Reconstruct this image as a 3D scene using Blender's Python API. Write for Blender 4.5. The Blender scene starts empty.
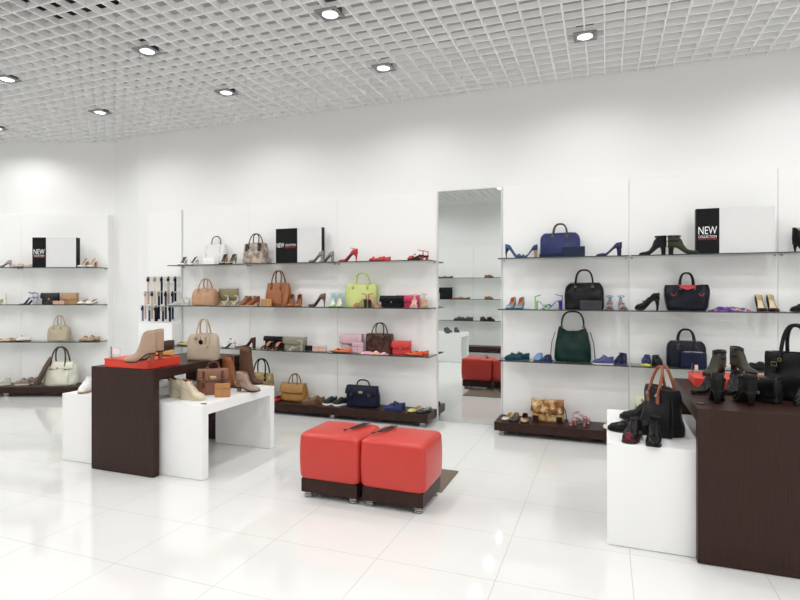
import bpy, math, random
from mathutils import Vector, Matrix, noise
random.seed(7)
PI = math.pi
COL = bpy.context.scene.collection
F, YH, CX, CAMH = 546.0, 292.0, 400.0, 1.35
YAW = math.atan(206/546)
S_, C_ = math.sin(YAW), math.cos(YAW)

def cam2w(X, Z): return (X*C_ - Z*S_, X*S_ + Z*C_)
def w2px(x, y): return CX + F*(x*C_ + y*S_)/(-x*S_ + y*C_)
def ground(px, py, z=0):
    Z = F*(CAMH - z)/(py - YH)
    return cam2w((px-CX)/F*Z, Z)
def on_y(px, y): return y*math.tan(math.atan((px-CX)/F) - YAW)
def height(px, py, y):
    x = on_y(px, y)
    return CAMH - (py-YH)*(-x*S_ + y*C_)/F

# ---------------------------------------------------------------- mesh helper
class MB:
    def __init__(s): s.v = []; s.f = []; s.m = []
    def add(s, vs, fs, mi=0):
        o = len(s.v); s.v += [tuple(p) for p in vs]
        for q in fs: s.f.append([i+o for i in q]); s.m.append(mi)
        return s
    def box(s, x0, x1, y0, y1, z0, z1, mi=0):
        vs = [(x, y, z) for z in (z0, z1) for y in (y0, y1) for x in (x0, x1)]
        return s.add(vs, [(0,2,3,1),(4,5,7,6),(0,1,5,4),(1,3,7,5),(3,2,6,7),(2,0,4,6)], mi)
    def prism(s, poly, z0, z1, mi=0):
        n = len(poly); vs = [(x, y, z0) for x, y in poly] + [(x, y, z1) for x, y in poly]
        return s.add(vs, [tuple(range(n-1, -1, -1)), tuple(range(n, 2*n))] + [(i, (i+1) % n, n+(i+1) % n, n+i) for i in range(n)], mi)
    def loft(s, rings, closed=True, cap0=True, cap1=True, mi=0):
        n = len(rings[0]); vs = [p for r in rings for p in r]; fs = []
        for i in range(len(rings)-1):
            for j in range(n if closed else n-1):
                k = (j+1) % n
                fs.append((i*n+j, i*n+k, (i+1)*n+k, (i+1)*n+j))
        if cap0: fs.append(tuple(range(n-1, -1, -1)))
        if cap1: fs.append(tuple(range((len(rings)-1)*n, len(rings)*n)))
        return s.add(vs, fs, mi)
    def tube(s, path, r, n=8, closed=False, flat=1.0, up=(0, 0, 1), mi=0):
        P = [Vector(p) for p in path]; N = len(P); rings = []
        a = Vector(up)
        for i in range(N):
            if closed: t = P[(i+1) % N] - P[i-1]
            else: t = P[min(i+1, N-1)] - P[max(i-1, 0)]
            t.normalize()
            b = t.cross(a)
            if b.length < 1e-4: b = t.orthogonal()
            b.normalize(); c = b.cross(t)
            rr = r(i/(N-1)) if callable(r) else r
            rings.append([P[i] + b*math.cos(k*2*PI/n)*rr + c*math.sin(k*2*PI/n)*rr*flat for k in range(n)])
        if closed: rings.append(rings[0])
        return s.loft(rings, True, not closed, not closed, mi)
    def lathe(s, prof, c=(0, 0, 0), n=16, mi=0):
        rings = [[(c[0]+r*math.cos(k*2*PI/n), c[1]+r*math.sin(k*2*PI/n), c[2]+z) for k in range(n)] for r, z in prof]
        return s.loft(rings, True, True, True, mi)
    def ell(s, c, r, n=12, mi=0):
        prof = [(math.sin(i*PI/8), -math.cos(i*PI/8)) for i in range(9)]
        rings = [[(c[0]+r[0]*max(q, .02)*math.cos(k*2*PI/n), c[1]+r[1]*max(q, .02)*math.sin(k*2*PI/n), c[2]+r[2]*z) for k in range(n)] for q, z in prof]
        return s.loft(rings, True, True, True, mi)
    def build(s, name, mats, parent=None, bevel=0, smooth=True, loc=None, rot=None, solid=None, sharp=38, sub=0):
        me = bpy.data.meshes.new(name); me.from_pydata(s.v, [], s.f)
        if not isinstance(mats, (list, tuple)): mats = [mats]
        for m in mats: me.materials.append(m)
        for p, mi in zip(me.polygons, s.m): p.material_index = mi
        me.validate(); me.update()
        if smooth:
            me.shade_smooth()
            me.set_sharp_from_angle(angle=math.radians(sharp))
        o = bpy.data.objects.new(name, me); COL.objects.link(o)
        if parent: o.parent = parent
        if loc: o.location = loc
        if rot: o.rotation_euler = rot
        if solid:
            md = o.modifiers.new('solid', 'SOLIDIFY'); md.thickness = solid[0]; md.offset = solid[1]; md.material_offset = solid[2]; md.use_even_offset = False
        if bevel:
            md = o.modifiers.new('bevel', 'BEVEL'); md.width = bevel; md.segments = 2; md.limit_method = 'ANGLE'; md.angle_limit = math.radians(40)
        if sub:
            md = o.modifiers.new('sub', 'SUBSURF'); md.levels = sub; md.render_levels = sub
        return o

def tag(o, label=None, cat=None, group=None, kind=None):
    if label: o['label'] = label
    if cat: o['category'] = cat
    if group: o['group'] = group
    if kind: o['kind'] = kind
    return o
def empty(name, loc=(0, 0, 0), rz=0, label=None, cat=None, group=None):
    o = bpy.data.objects.new(name, None); COL.objects.link(o); o.location = loc; o.rotation_euler = (0, 0, rz)
    o.empty_display_size = .05
    return tag(o, label, cat, group)
def copy_tree(o, parent=None):
    c = o.copy(); COL.objects.link(c); c.parent = parent
    for ch in list(o.children): copy_tree(ch, c)
    return c

# ---------------------------------------------------------------- materials
MC = {}
def hexc(h):
    h = h.lstrip('#'); v = [int(h[i:i+2], 16)/255 for i in (0, 2, 4)]
    return tuple(((q+.055)/1.055)**2.4 if q > .04045 else q/12.92 for q in v) + (1,)
def newmat(name):
    m = bpy.data.materials.new(name); m.use_nodes = True
    nt = m.node_tree; return m, nt, nt.nodes['Principled BSDF']
def plain(col, rough=.5, metal=0, name='paint', spec=.5):
    k = ('p', col, rough, metal, spec)
    if k in MC: return MC[k]
    m, nt, b = newmat(name); b.inputs['Base Color'].default_value = hexc(col)
    if max(hexc(col)[:3]) < .03: spec = min(spec, .2)
    b.inputs['Roughness'].default_value = rough; b.inputs['Metallic'].default_value = metal
    b.inputs['Specular IOR Level'].default_value = spec
    MC[k] = m; return m
def leather(col, rough=.42, scale=220, bump=.12, var=.12):
    k = ('l', col, rough, scale, bump)
    if k in MC: return MC[k]
    m, nt, b = newmat('leather'); N = nt.nodes; L = nt.links
    tc = N.new('ShaderNodeTexCoord'); n1 = N.new('ShaderNodeTexNoise'); n1.inputs['Scale'].default_value = scale; n1.inputs['Detail'].default_value = 3
    n2 = N.new('ShaderNodeTexNoise'); n2.inputs['Scale'].default_value = 14
    L.new(tc.outputs['Object'], n1.inputs['Vector']); L.new(tc.outputs['Object'], n2.inputs['Vector'])
    hs = N.new('ShaderNodeMix'); hs.data_type = 'RGBA'
    c = hexc(col); hs.inputs[6].default_value = tuple(q*(1-var) for q in c[:3])+(1,); hs.inputs[7].default_value = tuple(min(1, q*(1+var)) for q in c[:3])+(1,)
    L.new(n2.outputs['Fac'], hs.inputs[0]); L.new(hs.outputs[2], b.inputs['Base Color'])
    bp = N.new('ShaderNodeBump'); bp.inputs['Strength'].default_value = bump; bp.inputs['Distance'].default_value = .002
    L.new(n1.outputs['Fac'], bp.inputs['Height']); L.new(bp.outputs['Normal'], b.inputs['Normal'])
    b.inputs['Roughness'].default_value = rough; b.inputs['Specular IOR Level'].default_value = .5 if max(c[:3]) > .15 else .16
    MC[k] = m; return m
def scaly(c1, c2, scale=60, c3=None, rough=.35):
    k = ('s', c1, c2, scale)
    if k in MC: return MC[k]
    m, nt, b = newmat('scaly_leather'); N = nt.nodes; L = nt.links
    tc = N.new('ShaderNodeTexCoord'); v = N.new('ShaderNodeTexVoronoi'); v.inputs['Scale'].default_value = scale
    n = N.new('ShaderNodeTexNoise'); n.inputs['Scale'].default_value = 16; n.inputs['Detail'].default_value = 4
    L.new(tc.outputs['Object'], v.inputs['Vector']); L.new(tc.outputs['Object'], n.inputs['Vector'])
    r = N.new('ShaderNodeValToRGB'); e = r.color_ramp.elements
    e[0].position = .4; e[0].color = hexc(c1); e[1].position = .62; e[1].color = hexc(c2)
    if c3: q = e.new(.5); q.color = hexc(c3)
    L.new(n.outputs['Fac'], r.inputs['Fac'])
    mx = N.new('ShaderNodeMix'); mx.data_type = 'RGBA'; mx.blend_type = 'MULTIPLY'; mx.inputs[0].default_value = .45
    r2 = N.new('ShaderNodeValToRGB'); r2.color_ramp.elements[0].color = (1, 1, 1, 1); r2.color_ramp.elements[1].color = (.25, .22, .2, 1); r2.color_ramp.elements[0].position = .3; r2.color_ramp.elements[1].position = .75
    L.new(v.outputs['Distance'], r2.inputs['Fac']); L.new(r.outputs['Color'], mx.inputs[6]); L.new(r2.outputs['Color'], mx.inputs[7])
    L.new(mx.outputs[2], b.inputs['Base Color'])
    bp = N.new('ShaderNodeBump'); bp.inputs['Strength'].default_value = .3; bp.inputs['Distance'].default_value = .003; bp.invert = True
    L.new(v.outputs['Distance'], bp.inputs['Height']); L.new(bp.outputs['Normal'], b.inputs['Normal'])
    b.inputs['Roughness'].default_value = rough; b.inputs['Specular IOR Level'].default_value = .3
    MC[k] = m; return m
def quilt(c, scale=30, rough=.35, angle=45, dark=.55):
    k = ('q', c, scale, angle)
    if k in MC: return MC[k]
    m, nt, b = newmat('quilted_leather'); N = nt.nodes; L = nt.links
    tc = N.new('ShaderNodeTexCoord'); sep = N.new('ShaderNodeSeparateXYZ'); L.new(tc.outputs['Object'], sep.inputs[0])
    def ma(op, a, bb):
        q = N.new('ShaderNodeMath'); q.operation = op
        for i, s in ((0, a), (1, bb)):
            if s is None: continue
            if isinstance(s, (int, float)): q.inputs[i].default_value = s
            else: L.new(s, q.inputs[i])
        return q.outputs[0]
    x, z = sep.outputs[0], sep.outputs[2]
    if angle: u, v = ma('ADD', x, z), ma('SUBTRACT', x, z)
    else: u, v = x, z
    su = ma('ABSOLUTE', ma('SINE', ma('MULTIPLY', u, scale*PI), None), None)
    sv = ma('ABSOLUTE', ma('SINE', ma('MULTIPLY', v, scale*PI), None), None)
    h = ma('MINIMUM', su, sv)
    r = N.new('ShaderNodeValToRGB'); cc = hexc(c); e = r.color_ramp.elements
    e[0].color = tuple(q*dark for q in cc[:3])+(1,); e[1].color = cc; e[1].position = .35
    L.new(h, r.inputs['Fac']); L.new(r.outputs['Color'], b.inputs['Base Color'])
    bp = N.new('ShaderNodeBump'); bp.inputs['Strength'].default_value = .5; bp.inputs['Distance'].default_value = .006
    L.new(h, bp.inputs['Height']); L.new(bp.outputs['Normal'], b.inputs['Normal']); b.inputs['Roughness'].default_value = rough
    MC[k] = m; return m
def multi(cols, scale=12, rough=.7):
    k = ('m', tuple(cols), scale)
    if k in MC: return MC[k]
    m, nt, b = newmat('printed_cloth'); N = nt.nodes; L = nt.links
    tc = N.new('ShaderNodeTexCoord'); v = N.new('ShaderNodeTexNoise'); v.inputs['Scale'].default_value = scale; v.inputs['Detail'].default_value = 1
    L.new(tc.outputs['Object'], v.inputs['Vector'])
    r = N.new('ShaderNodeValToRGB'); r.color_ramp.interpolation = 'CONSTANT'; e = r.color_ramp.elements
    n = len(cols); e[0].color = hexc(cols[0]); e[0].position = 0; e[1].color = hexc(cols[-1]); e[1].position = .64
    for i in range(1, n-1): q = e.new(.36 + .28*i/(n-1)); q.color = hexc(cols[i])
    L.new(v.outputs['Fac'], r.inputs['Fac']); L.new(r.outputs['Color'], b.inputs['Base Color']); b.inputs['Roughness'].default_value = rough
    MC[k] = m; return m
def wood_mat():
    m, nt, b = newmat('dark_wood_veneer'); N = nt.nodes; L = nt.links
    tc = N.new('ShaderNodeTexCoord'); mp = N.new('ShaderNodeMapping'); mp.inputs['Scale'].default_value = (90, 90, 3)
    n = N.new('ShaderNodeTexNoise'); n.inputs['Scale'].default_value = 2.2; n.inputs['Detail'].default_value = 5; n.inputs['Roughness'].default_value = .6
    L.new(tc.outputs['Object'], mp.inputs['Vector']); L.new(mp.outputs['Vector'], n.inputs['Vector'])
    r = N.new('ShaderNodeValToRGB'); r.color_ramp.elements[0].color = hexc('#20100b'); r.color_ramp.elements[1].color = hexc('#3b2018')
    r.color_ramp.elements[0].position = .3; r.color_ramp.elements[1].position = .72
    L.new(n.outputs['Fac'], r.inputs['Fac']); L.new(r.outputs['Color'], b.inputs['Base Color']); b.inputs['Roughness'].default_value = .42; b.inputs['Specular IOR Level'].default_value = .3
    return m
def wall_mat(name, col, rough=.6, mott=0, tint=None):
    m, nt, b = newmat(name); N = nt.nodes; L = nt.links
    tc = N.new('ShaderNodeTexCoord'); n = N.new('ShaderNodeTexNoise'); n.inputs['Scale'].default_value = 1.3; n.inputs['Detail'].default_value = 2
    L.new(tc.outputs['Object'], n.inputs['Vector'])
    r = N.new('ShaderNodeValToRGB'); c = hexc(col); r.color_ramp.elements[0].color = tuple(q*.985 for q in c[:3])+(1,); r.color_ramp.elements[1].color = c
    L.new(n.outputs['Fac'], r.inputs['Fac']); L.new(r.outputs['Color'], b.inputs['Base Color'])
    b.inputs['Roughness'].default_value = rough
    return m
def floor_mat():
    m, nt, b = newmat('floor_tiles'); N = nt.nodes; L = nt.links
    tc = N.new('ShaderNodeTexCoord'); mp = N.new('ShaderNodeMapping'); mp.inputs['Location'].default_value = (.48+.6*20, .515-.002+.505*20-.05, 0)
    L.new(tc.outputs['Object'], mp.inputs['Vector'])
    sep = N.new('ShaderNodeSeparateXYZ'); L.new(mp.outputs['Vector'], sep.inputs[0])
    def ma(op, a, bb=None):
        q = N.new('ShaderNodeMath'); q.operation = op
        for i, s in ((0, a), (1, bb)):
            if s is None: continue
            if isinstance(s, (int, float)): q.inputs[i].default_value = s
            else: L.new(s, q.inputs[i])
        return q.outputs[0]
    def line(o, off, p):
        q = ma('FRACT', ma('DIVIDE', ma('ADD', o, off), p))
        d = ma('MULTIPLY', ma('MINIMUM', q, ma('SUBTRACT', 1, q)), p)
        return ma('LESS_THAN', d, .0018)
    mp.inputs['Location'].default_value = (0, 0, 0)
    # joints at x = -0.485 + 0.6 k ; y = 2.545 + 0.505 k
    l = ma('MAXIMUM', line(sep.outputs[0], 12.485, .6), line(sep.outputs[1], 20*.505-2.545, .505))
    mx = N.new('ShaderNodeMix'); mx.data_type = 'RGBA'; L.new(l, mx.inputs[0])
    n = N.new('ShaderNodeTexNoise'); n.inputs['Scale'].default_value = 2.5; n.inputs['Detail'].default_value = 3
    L.new(tc.outputs['Object'], n.inputs['Vector'])
    r = N.new('ShaderNodeValToRGB'); r.color_ramp.elements[0].color = hexc('#dededc'); r.color_ramp.elements[1].color = hexc('#e3e3e1')
    L.new(n.outputs['Fac'], r.inputs['Fac']); L.new(r.outputs['Color'], mx.inputs[6]); mx.inputs[7].default_value = hexc('#c2c2be')
    L.new(mx.outputs[2], b.inputs['Base Color']); b.inputs['Roughness'].default_value = .07
    b.inputs['IOR'].default_value = 1.5
    return m
def glass_mat(name='shelf_glass', tint='#fbfefd', gl=.04):
    m = bpy.data.materials.new(name); m.use_nodes = True; nt = m.node_tree; N = nt.nodes; L = nt.links
    N.clear(); out = N.new('ShaderNodeOutputMaterial'); tr = N.new('ShaderNodeBsdfTransparent'); tr.inputs[0].default_value = hexc(tint)
    g = N.new('ShaderNodeBsdfGlossy'); g.inputs['Roughness'].default_value = .02
    fr = N.new('ShaderNodeFresnel'); fr.inputs['IOR'].default_value = 1.45
    mx = N.new('ShaderNodeMixShader'); L.new(fr.outputs[0], mx.inputs[0]); L.new(tr.outputs[0], mx.inputs[1]); L.new(g.outputs[0], mx.inputs[2])
    L.new(mx.outputs[0], out.inputs[0]); return m
def emit(col, st, name='lamp_lens'):
    m = bpy.data.materials.new(name); m.use_nodes = True; nt = m.node_tree; nt.nodes.clear()
    e = nt.nodes.new('ShaderNodeEmission'); o = nt.nodes.new('ShaderNodeOutputMaterial'); e.inputs[0].default_value = hexc(col); e.inputs[1].default_value = st
    nt.links.new(e.outputs[0], o.inputs[0]); return m

WALL = wall_mat('white_wall_paint', '#eeeeee')
PANEL = wall_mat('white_display_panel', '#f2f2f1', .35)
CEIL = plain('#f6f6f6', .6, name='ceiling_grid_paint')
SLAB = plain('#b4b4b2', .8, name='ceiling_void_paint')
FLOOR = floor_mat(); WOOD = wood_mat(); GLASS = glass_mat()
GEDGE = plain('#3b4543', .15, name='glass_edge')
WHITE = plain('#f2f2f2', .3, name='white_lacquer')
RED = leather('#c33930', .32, 260, .06, .03)
REDBOX = plain('#d23a27', .4, name='red_lacquer')
CHROME = plain('#d4d4d4', .18, 1, name='chrome')
STEEL = plain('#a5a5a5', .35, 1, name='brushed_steel')
GOLD = plain('#bda878', .3, 1, name='gold_metal')
BLACK = plain('#0b0b0c', .45, name='black_plastic')
MIRROR = plain('#dfe3e1', .0, 1, name='mirror_silver')
LENS = emit('#ffffff', 3)
GREY = plain('#dcdcdc', .5, name='grey_board')
LP = 1.56; EXPO = 0.0
# ---------------------------------------------------------------- the room
DW = 5.53                                        # wall behind the display panels
ZC = 3.40                                        # underside of the open grid ceiling
ZT = 3.95
def wp(px, Z): return cam2w((px-CX)/F*Z, Z)
A = (on_y(138, DW), DW); B = wp(115, 7.50); Cc = wp(-430, 7.50)
ROOM = [(6.2, DW), A, B, Cc, (-11.2, -1.5), (6.2, -1.5)]       # clockwise from the right end of the main wall
def struct(o): o['kind'] = 'structure'; return o
def wallseg(name, p, q, th=.12):
    p = Vector(p); q = Vector(q); d = (q-p).normalized(); n = Vector((d.y, -d.x))
    # outward side: away from room centre
    c = Vector((-1.5, 2)); 
    if (c-p).dot(n) > 0: n = -n
    m = MB(); poly = [p, q, q+n*th, p+n*th]
    ar = sum(poly[i].x*poly[(i+1) % 4].y - poly[(i+1) % 4].x*poly[i].y for i in range(4))
    if ar < 0: poly.reverse()
    m.prism([tuple(v) for v in poly], 0, ZT)
    return struct(m.build(name, WALL, smooth=False))
for nm, i in (('wall_back', 0), ('wall_corner', 1), ('wall_left', 2), ('wall_far_left', 3), ('wall_front', 4), ('wall_right', 5)):
    wallseg(nm, ROOM[i], ROOM[(i+1) % 6])
m = MB(); m.prism([(x, y) for x, y in reversed(ROOM)], -.1, 0)
ob = struct(m.build('floor', FLOOR, smooth=False))
m = MB(); m.prism([(x, y) for x, y in reversed(ROOM)], ZT, ZT+.1)
struct(m.build('ceiling', SLAB, smooth=False))
# open grid ceiling: blades clipped to the room outline
PX, PY = .1453, .1285
def clip(axis, v):
    xs = []
    for i in range(6):
        p, q = ROOM[i], ROOM[(i+1) % 6]
        a, b = p[axis], q[axis]
        if (a-v)*(b-v) < 0:
            t = (v-a)/(b-a); xs.append(p[1-axis] + t*(q[1-axis]-p[1-axis]))
    return (min(xs)+.004, max(xs)-.004) if len(xs) >= 2 else None
LX0, LY0 = -.157, 4.61
LIGHTS = [(LX0 - 1.7436*i, LY0 - 1.03*j) for i in range(-3, 6) for j in range(0, 6) if not (i > 3 and j > 5)]
m = MB(); hb, tb = .046, .005
for k in range(-76, 46):
    x = LX0 + k*PX; c = clip(0, x)
    if c: m.box(x-tb, x+tb, c[0], c[1], ZC, ZC+hb)
for k in range(-48, 26):
    y = LY0 + (k+.5)*PY; c = clip(1, y)
    if c: m.box(c[0], c[1], y-tb, y+tb, ZC+.0005, ZC+hb)
struct(m.build('ceiling_grid', CEIL, smooth=False)); bpy.data.objects['ceiling_grid'].name = 'ceiling_open_grid'
# black duct seen through the grid
d = MB(); d.box(-4.15, -3.45, 2.2, 3.12, ZC+.12, ZC+.42)
tag(d.build('air_duct', plain('#060606', .7, name='black_duct'), bevel=.01), 'black duct seen through the ceiling grid at the upper left', 'duct')
# ---------------------------------------------------------------- ceiling lights
def make_light():
    r = empty('ceiling_light')
    f = MB(); a, b_ = .088, .066
    for (x0, x1, y0, y1) in ((-a, a, -a, -b_), (-a, a, b_, a), (-a, -b_, -b_, b_), (b_, a, -b_, b_)): f.box(x0, x1, y0, y1, -.009, -.0005)
    f.build('frame', plain('#8e8e90', .45, .4, 'lamp_frame'), r, bevel=.001)
    h = MB(); h.box(-.066, .066, -.066, .066, .012, .07); h.build('housing', plain('#5a5a5c', .4, .6, name='lamp_housing'), r)
    g = MB(); g.lathe([(.064, .011), (.066, -.004), (.060, -.012), (.056, -.004)], n=24); g.build('ring', CHROME, r)
    l = MB(); l.lathe([(.056, -.004), (.05, -.011), (.03, -.015), (.001, -.016)], n=24); l.build('lens', LENS, r)
    return r
pl = make_light(); NAMES = []
ords = ['first', 'second', 'third', 'fourth', 'fifth', 'sixth', 'seventh', 'eighth', 'ninth']
def inroom(x, y):
    c0 = clip(0, x); return c0 and c0[0]+.25 < y < c0[1]-.2
first = True
named = {(0, 0): 'round recessed downlight above the right display wall, rightmost one lit in view',
         (1, 0): 'round recessed downlight nearest the wall above the mirror and left shelves',
         (1, 1): 'large recessed downlight at the top centre, nearest the camera',
         (2, 0): 'small recessed downlight near the wall above the snakeskin bag',
         (2, 1): 'recessed downlight left of the top centre one, beyond the dark cells',
         (3, 0): 'small recessed downlight nearest the corner between back and left walls',
         (3, 1): 'recessed downlight at the left edge, higher of the two there',
         (4, 0): 'small recessed downlight at the left edge just above the left wall'}
for i in range(-3, 6):
    for j in range(0, 6):
        x, y = LX0-1.7436*i, LY0-1.03*j
        if not inroom(x, y): continue
        r = pl if first else copy_tree(pl); first = False
        r.location = (x, y, ZC)
        tag(r, named.get((i, j), 'recessed round downlight in the grid ceiling outside the photographed part'), 'ceiling light', 'round downlights in the grid ceiling')
        ld = bpy.data.lights.new('downlight', 'SPOT'); ld.spot_size = math.radians(166); ld.spot_blend = .6; ld.shadow_soft_size = .06; ld.energy = LP*10; ld.color = (1, .995, .985)
        lo = bpy.data.objects.new('downlight', ld); COL.objects.link(lo); lo.parent = r; lo.location = (0, 0, -.03)

# ---------------------------------------------------------------- display walls
DP = 5.47
PZ = 2.40
XL = [-4.985, -3.984, -2.813, -1.65]; XR = [-.9715, .1986, 1.366, 2.53]
SH = {'1': 1.674, '2': 1.188, '3': .70, 'B': .13}
nm = {'1': 'top', '2': 'second', '3': 'third'}
def unit(label, W, dp, sd, loc, rz=0, group=None):
    """wall shelving module: white back panel with three glass shelves on brackets"""
    r = empty('shelving_unit', (loc[0], loc[1], 0), rz, label, 'shelving unit', group)
    m = MB(); m.box(-W/2+.0012, W/2-.0012, -dp, -.001, 0, PZ); m.build('back_panel', PANEL, r, bevel=.002)
    w = W/2-.005
    for k in '123':
        z = SH[k]; m = MB(); m.box(-w, w, -dp-sd, -dp-.001, z-.010, z); o = m.build('glass_shelf', [GLASS, GEDGE], r, smooth=False)
        for p in o.data.polygons:
            if abs(p.normal.z) < .5 and p.normal.y < .5: p.material_index = 1
        for s_ in (-1, 1):
            q = MB(); q.box(s_*(w-.02)-.005, s_*(w-.02)+.005, -dp-.03, -dp-.001, z-.019, z-.0105); q.build('bracket', STEEL, o, bevel=.001)
    return r
for x0, x1, l in ((XL[0], XL[1], 'white shelving module of the left unit with snakeskin and tan handbags'), (XL[1], XL[2], 'white shelving module of the left unit with the cognac handbag'),
                  (XL[2], XL[3], 'white shelving module with lime handbag, left of the mirror'), (XR[0], XR[1], 'white shelving module with navy and green bags, right of the mirror'),
                  (XR[1], XR[2], 'white shelving module under the right sign board'), (XR[2], XR[3], 'white shelving module cut off by the right photo edge')):
    unit(l, x1-x0, DW-DP, .27, ((x0+x1)/2, DW))
def foot(m, x, y, z1, r=.028):
    n = 4
    for q in range(n):
        z = z1*q/n; m.lathe([(r*.55, z), (r, z+z1/n*.2), (r, z+z1/n*.6), (r*.55, z+z1/n*.95)], (x, y, 0), 14)
def base(name, x0, x1, y0, y1, label, feet, loc=(0, 0, 0), rz=0):
    r = empty(name, loc, rz, label, 'display base')
    m = MB(); m.box(x0, x1, y0, y1, .05, .13); m.build('board', WOOD, r, bevel=.002)
    for fx, fy in feet: k = MB(); foot(k, fx, fy, .05); k.build('foot', CHROME, r)
    return r
base('display_base', XL[0], -1.653, 5.15, DP-.002, 'long dark wooden display base on chrome feet under the left unit', [(-4.8, 5.2), (-4.8, 5.4), (-2.72, 5.178), (-2.72, 5.4), (-1.72, 5.178), (-1.72, 5.4)])
base('display_base', -.985, 2.5, 5.12, DP-.016, 'long dark wooden display base on chrome feet right of the mirror', [(-.92, 5.148), (-.92, 5.4), (.5, 5.2), (.5, 5.4), (2.3, 5.2), (2.3, 5.4)])
# mirror
r = empty('wall_mirror', (-1.309, DP, 0), 0, 'tall frameless wall mirror standing between the two display units', 'mirror')
m = MB(); m.box(-.327, .327, -.004, .04, .006, 2.394); m.build('mirror_glass', MIRROR, r, smooth=False)
m = MB()
for a, b in ((-.336, -.3275), (.3275, .336)): m.box(a, b, -.012, .05, .004, 2.40)
m.box(-.3275, .3275, -.012, .05, 2.3945, 2.40); m.box(-.3275, .3275, -.012, .05, 0.0005, .0055)
m.build('frame', plain('#dfe1e1', .35, .0, name='mirror_trim'), r, smooth=False)

# ---- left wing (wall parallel to the photograph)
def LW(px, Z): x, y = wp(px, Z); return x, y
ZLW = 7.36                                       # front of its panels
o0 = LW(400, 0)
LWr = YAW
def lwbox(m, px0, px1, Z0, Z1, z0, z1, pz=ZLW, mi=0):
    X0, X1 = (px0-CX)/F*pz, (px1-CX)/F*pz
    m.box(X0, X1, Z0, Z1, z0, z1, mi)
def lwobj(m, name, mats, **k): return m.build(name, mats, rot=(0, 0, LWr), **k)
seams = [-210, -100, 21, 108]
nmz = ['white shelving module on the left wall beyond the photo', 'white shelving module at the left edge of the photo', 'white shelving module on the left wall holding the white sign board']
for i in range(3):
    X0, X1 = (seams[i]-CX)/F*ZLW, (seams[i+1]-CX)/F*ZLW
    unit(nmz[i], X1-X0, 7.5-ZLW, .24, cam2w((X0+X1)/2, 7.5), LWr)
r = empty('display_base', (0, 0, 0), LWr, 'dark wooden display base along the left wall under the cream bag', 'display base')
m = MB(); X0, X1 = (-209-CX)/F*ZLW, (107-CX)/F*ZLW; m.box(X0, X1, 7.0, ZLW-.002, .05, .13); m.build('board', WOOD, r, bevel=.002)
for px in (-150, 7, 98):
    k = MB(); foot(k, (px-CX)/F*7.06, 7.06, .05, .045); k.build('foot', CHROME, r)

# ---- belts display
bx0, bx1 = on_y(147, 5.4), -4.990
r = empty('belt_rack', ((bx0+bx1)/2, 5.5, 0), 0, 'white wall rack for hanging belts left of the shelves', 'belt rack')
hw = (bx1-bx0)/2
m = MB(); m.box(-hw-.02, hw, -.06, .028, 0, 2.38); m.build('back_panel', PANEL, r, bevel=.002)
m = MB(); m.box(-hw-.03, hw-.002, -.21, -.062, 0, .965); m.build('lower_box', WHITE, r, bevel=.002)
rows = [(1.535, -.10), (1.35, -.145), (1.17, -.19)]
for zr, yr in rows:
    k = MB(); k.box(-hw+.0, hw-.005, yr-.012, yr+.012, zr, zr+.008); k.box(-hw+.0, -hw+.012, yr, -.061, zr-.01, zr); k.box(hw-.017, hw-.005, yr, -.061, zr-.01, zr)
    k.build('rail', plain('#c7ccd2', .3, .4, name='rail_metal'), r, bevel=.001)
bc = [['#caa9a0', '#d9d2c8', '#1d2430', '#b5a48e', '#20242c'], ['#d8b9ae', '#c2b092', '#10141a', '#3d3f4a', '#2a3552'], ['#6a6f7c', '#2d3d66', '#0d0e12', '#2b3450', '#101013']]
bn = [['dusty pink', 'pale cream', 'dark navy', 'tan', 'charcoal'], ['pink', 'khaki', 'black', 'slate grey', 'blue'], ['grey', 'bright navy', 'wide black', 'dark blue', 'jet black']]
rn = ['top', 'middle', 'bottom']
for q, (zr, yr) in enumerate(rows):
    for c in range(5):
        x = r.location.x - hw + .04 + c*(2*hw-.075)/4
        b = empty('belt', (x, 5.5+yr-.016, zr), 0, f'{bn[q][c]} belt hanging from the {rn[q]} rail of the wall rack', 'belt', 'belts hanging on the wall rack')
        ww = .016 if not (q == 2 and c == 2) else .026
        zb = -(zr-.985) if q == 2 else -.34
        m = MB(); m.box(-ww, ww, -.004, 0, zb, -.012); m.build('belt_strap', leather(bc[q][c]), b)
        m = MB(); m.box(-.004, .004, -.010, .0, -.015, .012); m.tube([(-ww-.004, -.008, -.05), (ww+.004, -.008, -.05), (ww+.004, -.008, -.005), (-ww-.004, -.008, -.005)], .0035, 6, closed=True, up=(0, 1, 0))
        m.box(-ww*.9, ww*.9, -.012, -.004, -.045, -.018); m.build('buckle', [BLACK, CHROME, GOLD][(q+c*2) % 3 if (q+c) % 2 else 0], b)

# ---------------------------------------------------------------- tables (bridge benches)
def bench(name, x0, x1, y0, y1, h, tt, lt, mat, label, cat='display table'):
    r = empty(name, ((x0+x1)/2, (y0+y1)/2, 0), 0, label, cat)
    a, b = (x1-x0)/2, (y1-y0)/2
    m = MB(); m.box(-a, a, -b, b, h-tt, h); m.build('tabletop', mat, r, smooth=False)
    for s0, s1 in ((-b, -b+lt), (b-lt, b)):
        m = MB(); m.box(-a, a, s0, s1, 0.004, h-tt); m.build('leg', mat, r, smooth=False)
    return r
bench('white_display_table', -4.09, -3.52, 3.15, 4.05, .535, .07, .06, WHITE, 'low white bridge table at the left of the left dark table')
bench('white_display_table', -3.27, -2.695, 3.15, 4.05, .535, .07, .06, WHITE, 'low white bridge table with satchel and booties, right of left dark table')
bench('dark_display_table', -3.677, -3.068, 3.07, 4.125, .783, .07, .055, WOOD, 'tall dark wooden bridge table with red box and beige bag, left')
bench('white_display_table', .005, .59, 3.12, 4.02, .545, .07, .06, WHITE, 'low white bridge table at the right holding black shoes and a tote')
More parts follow.
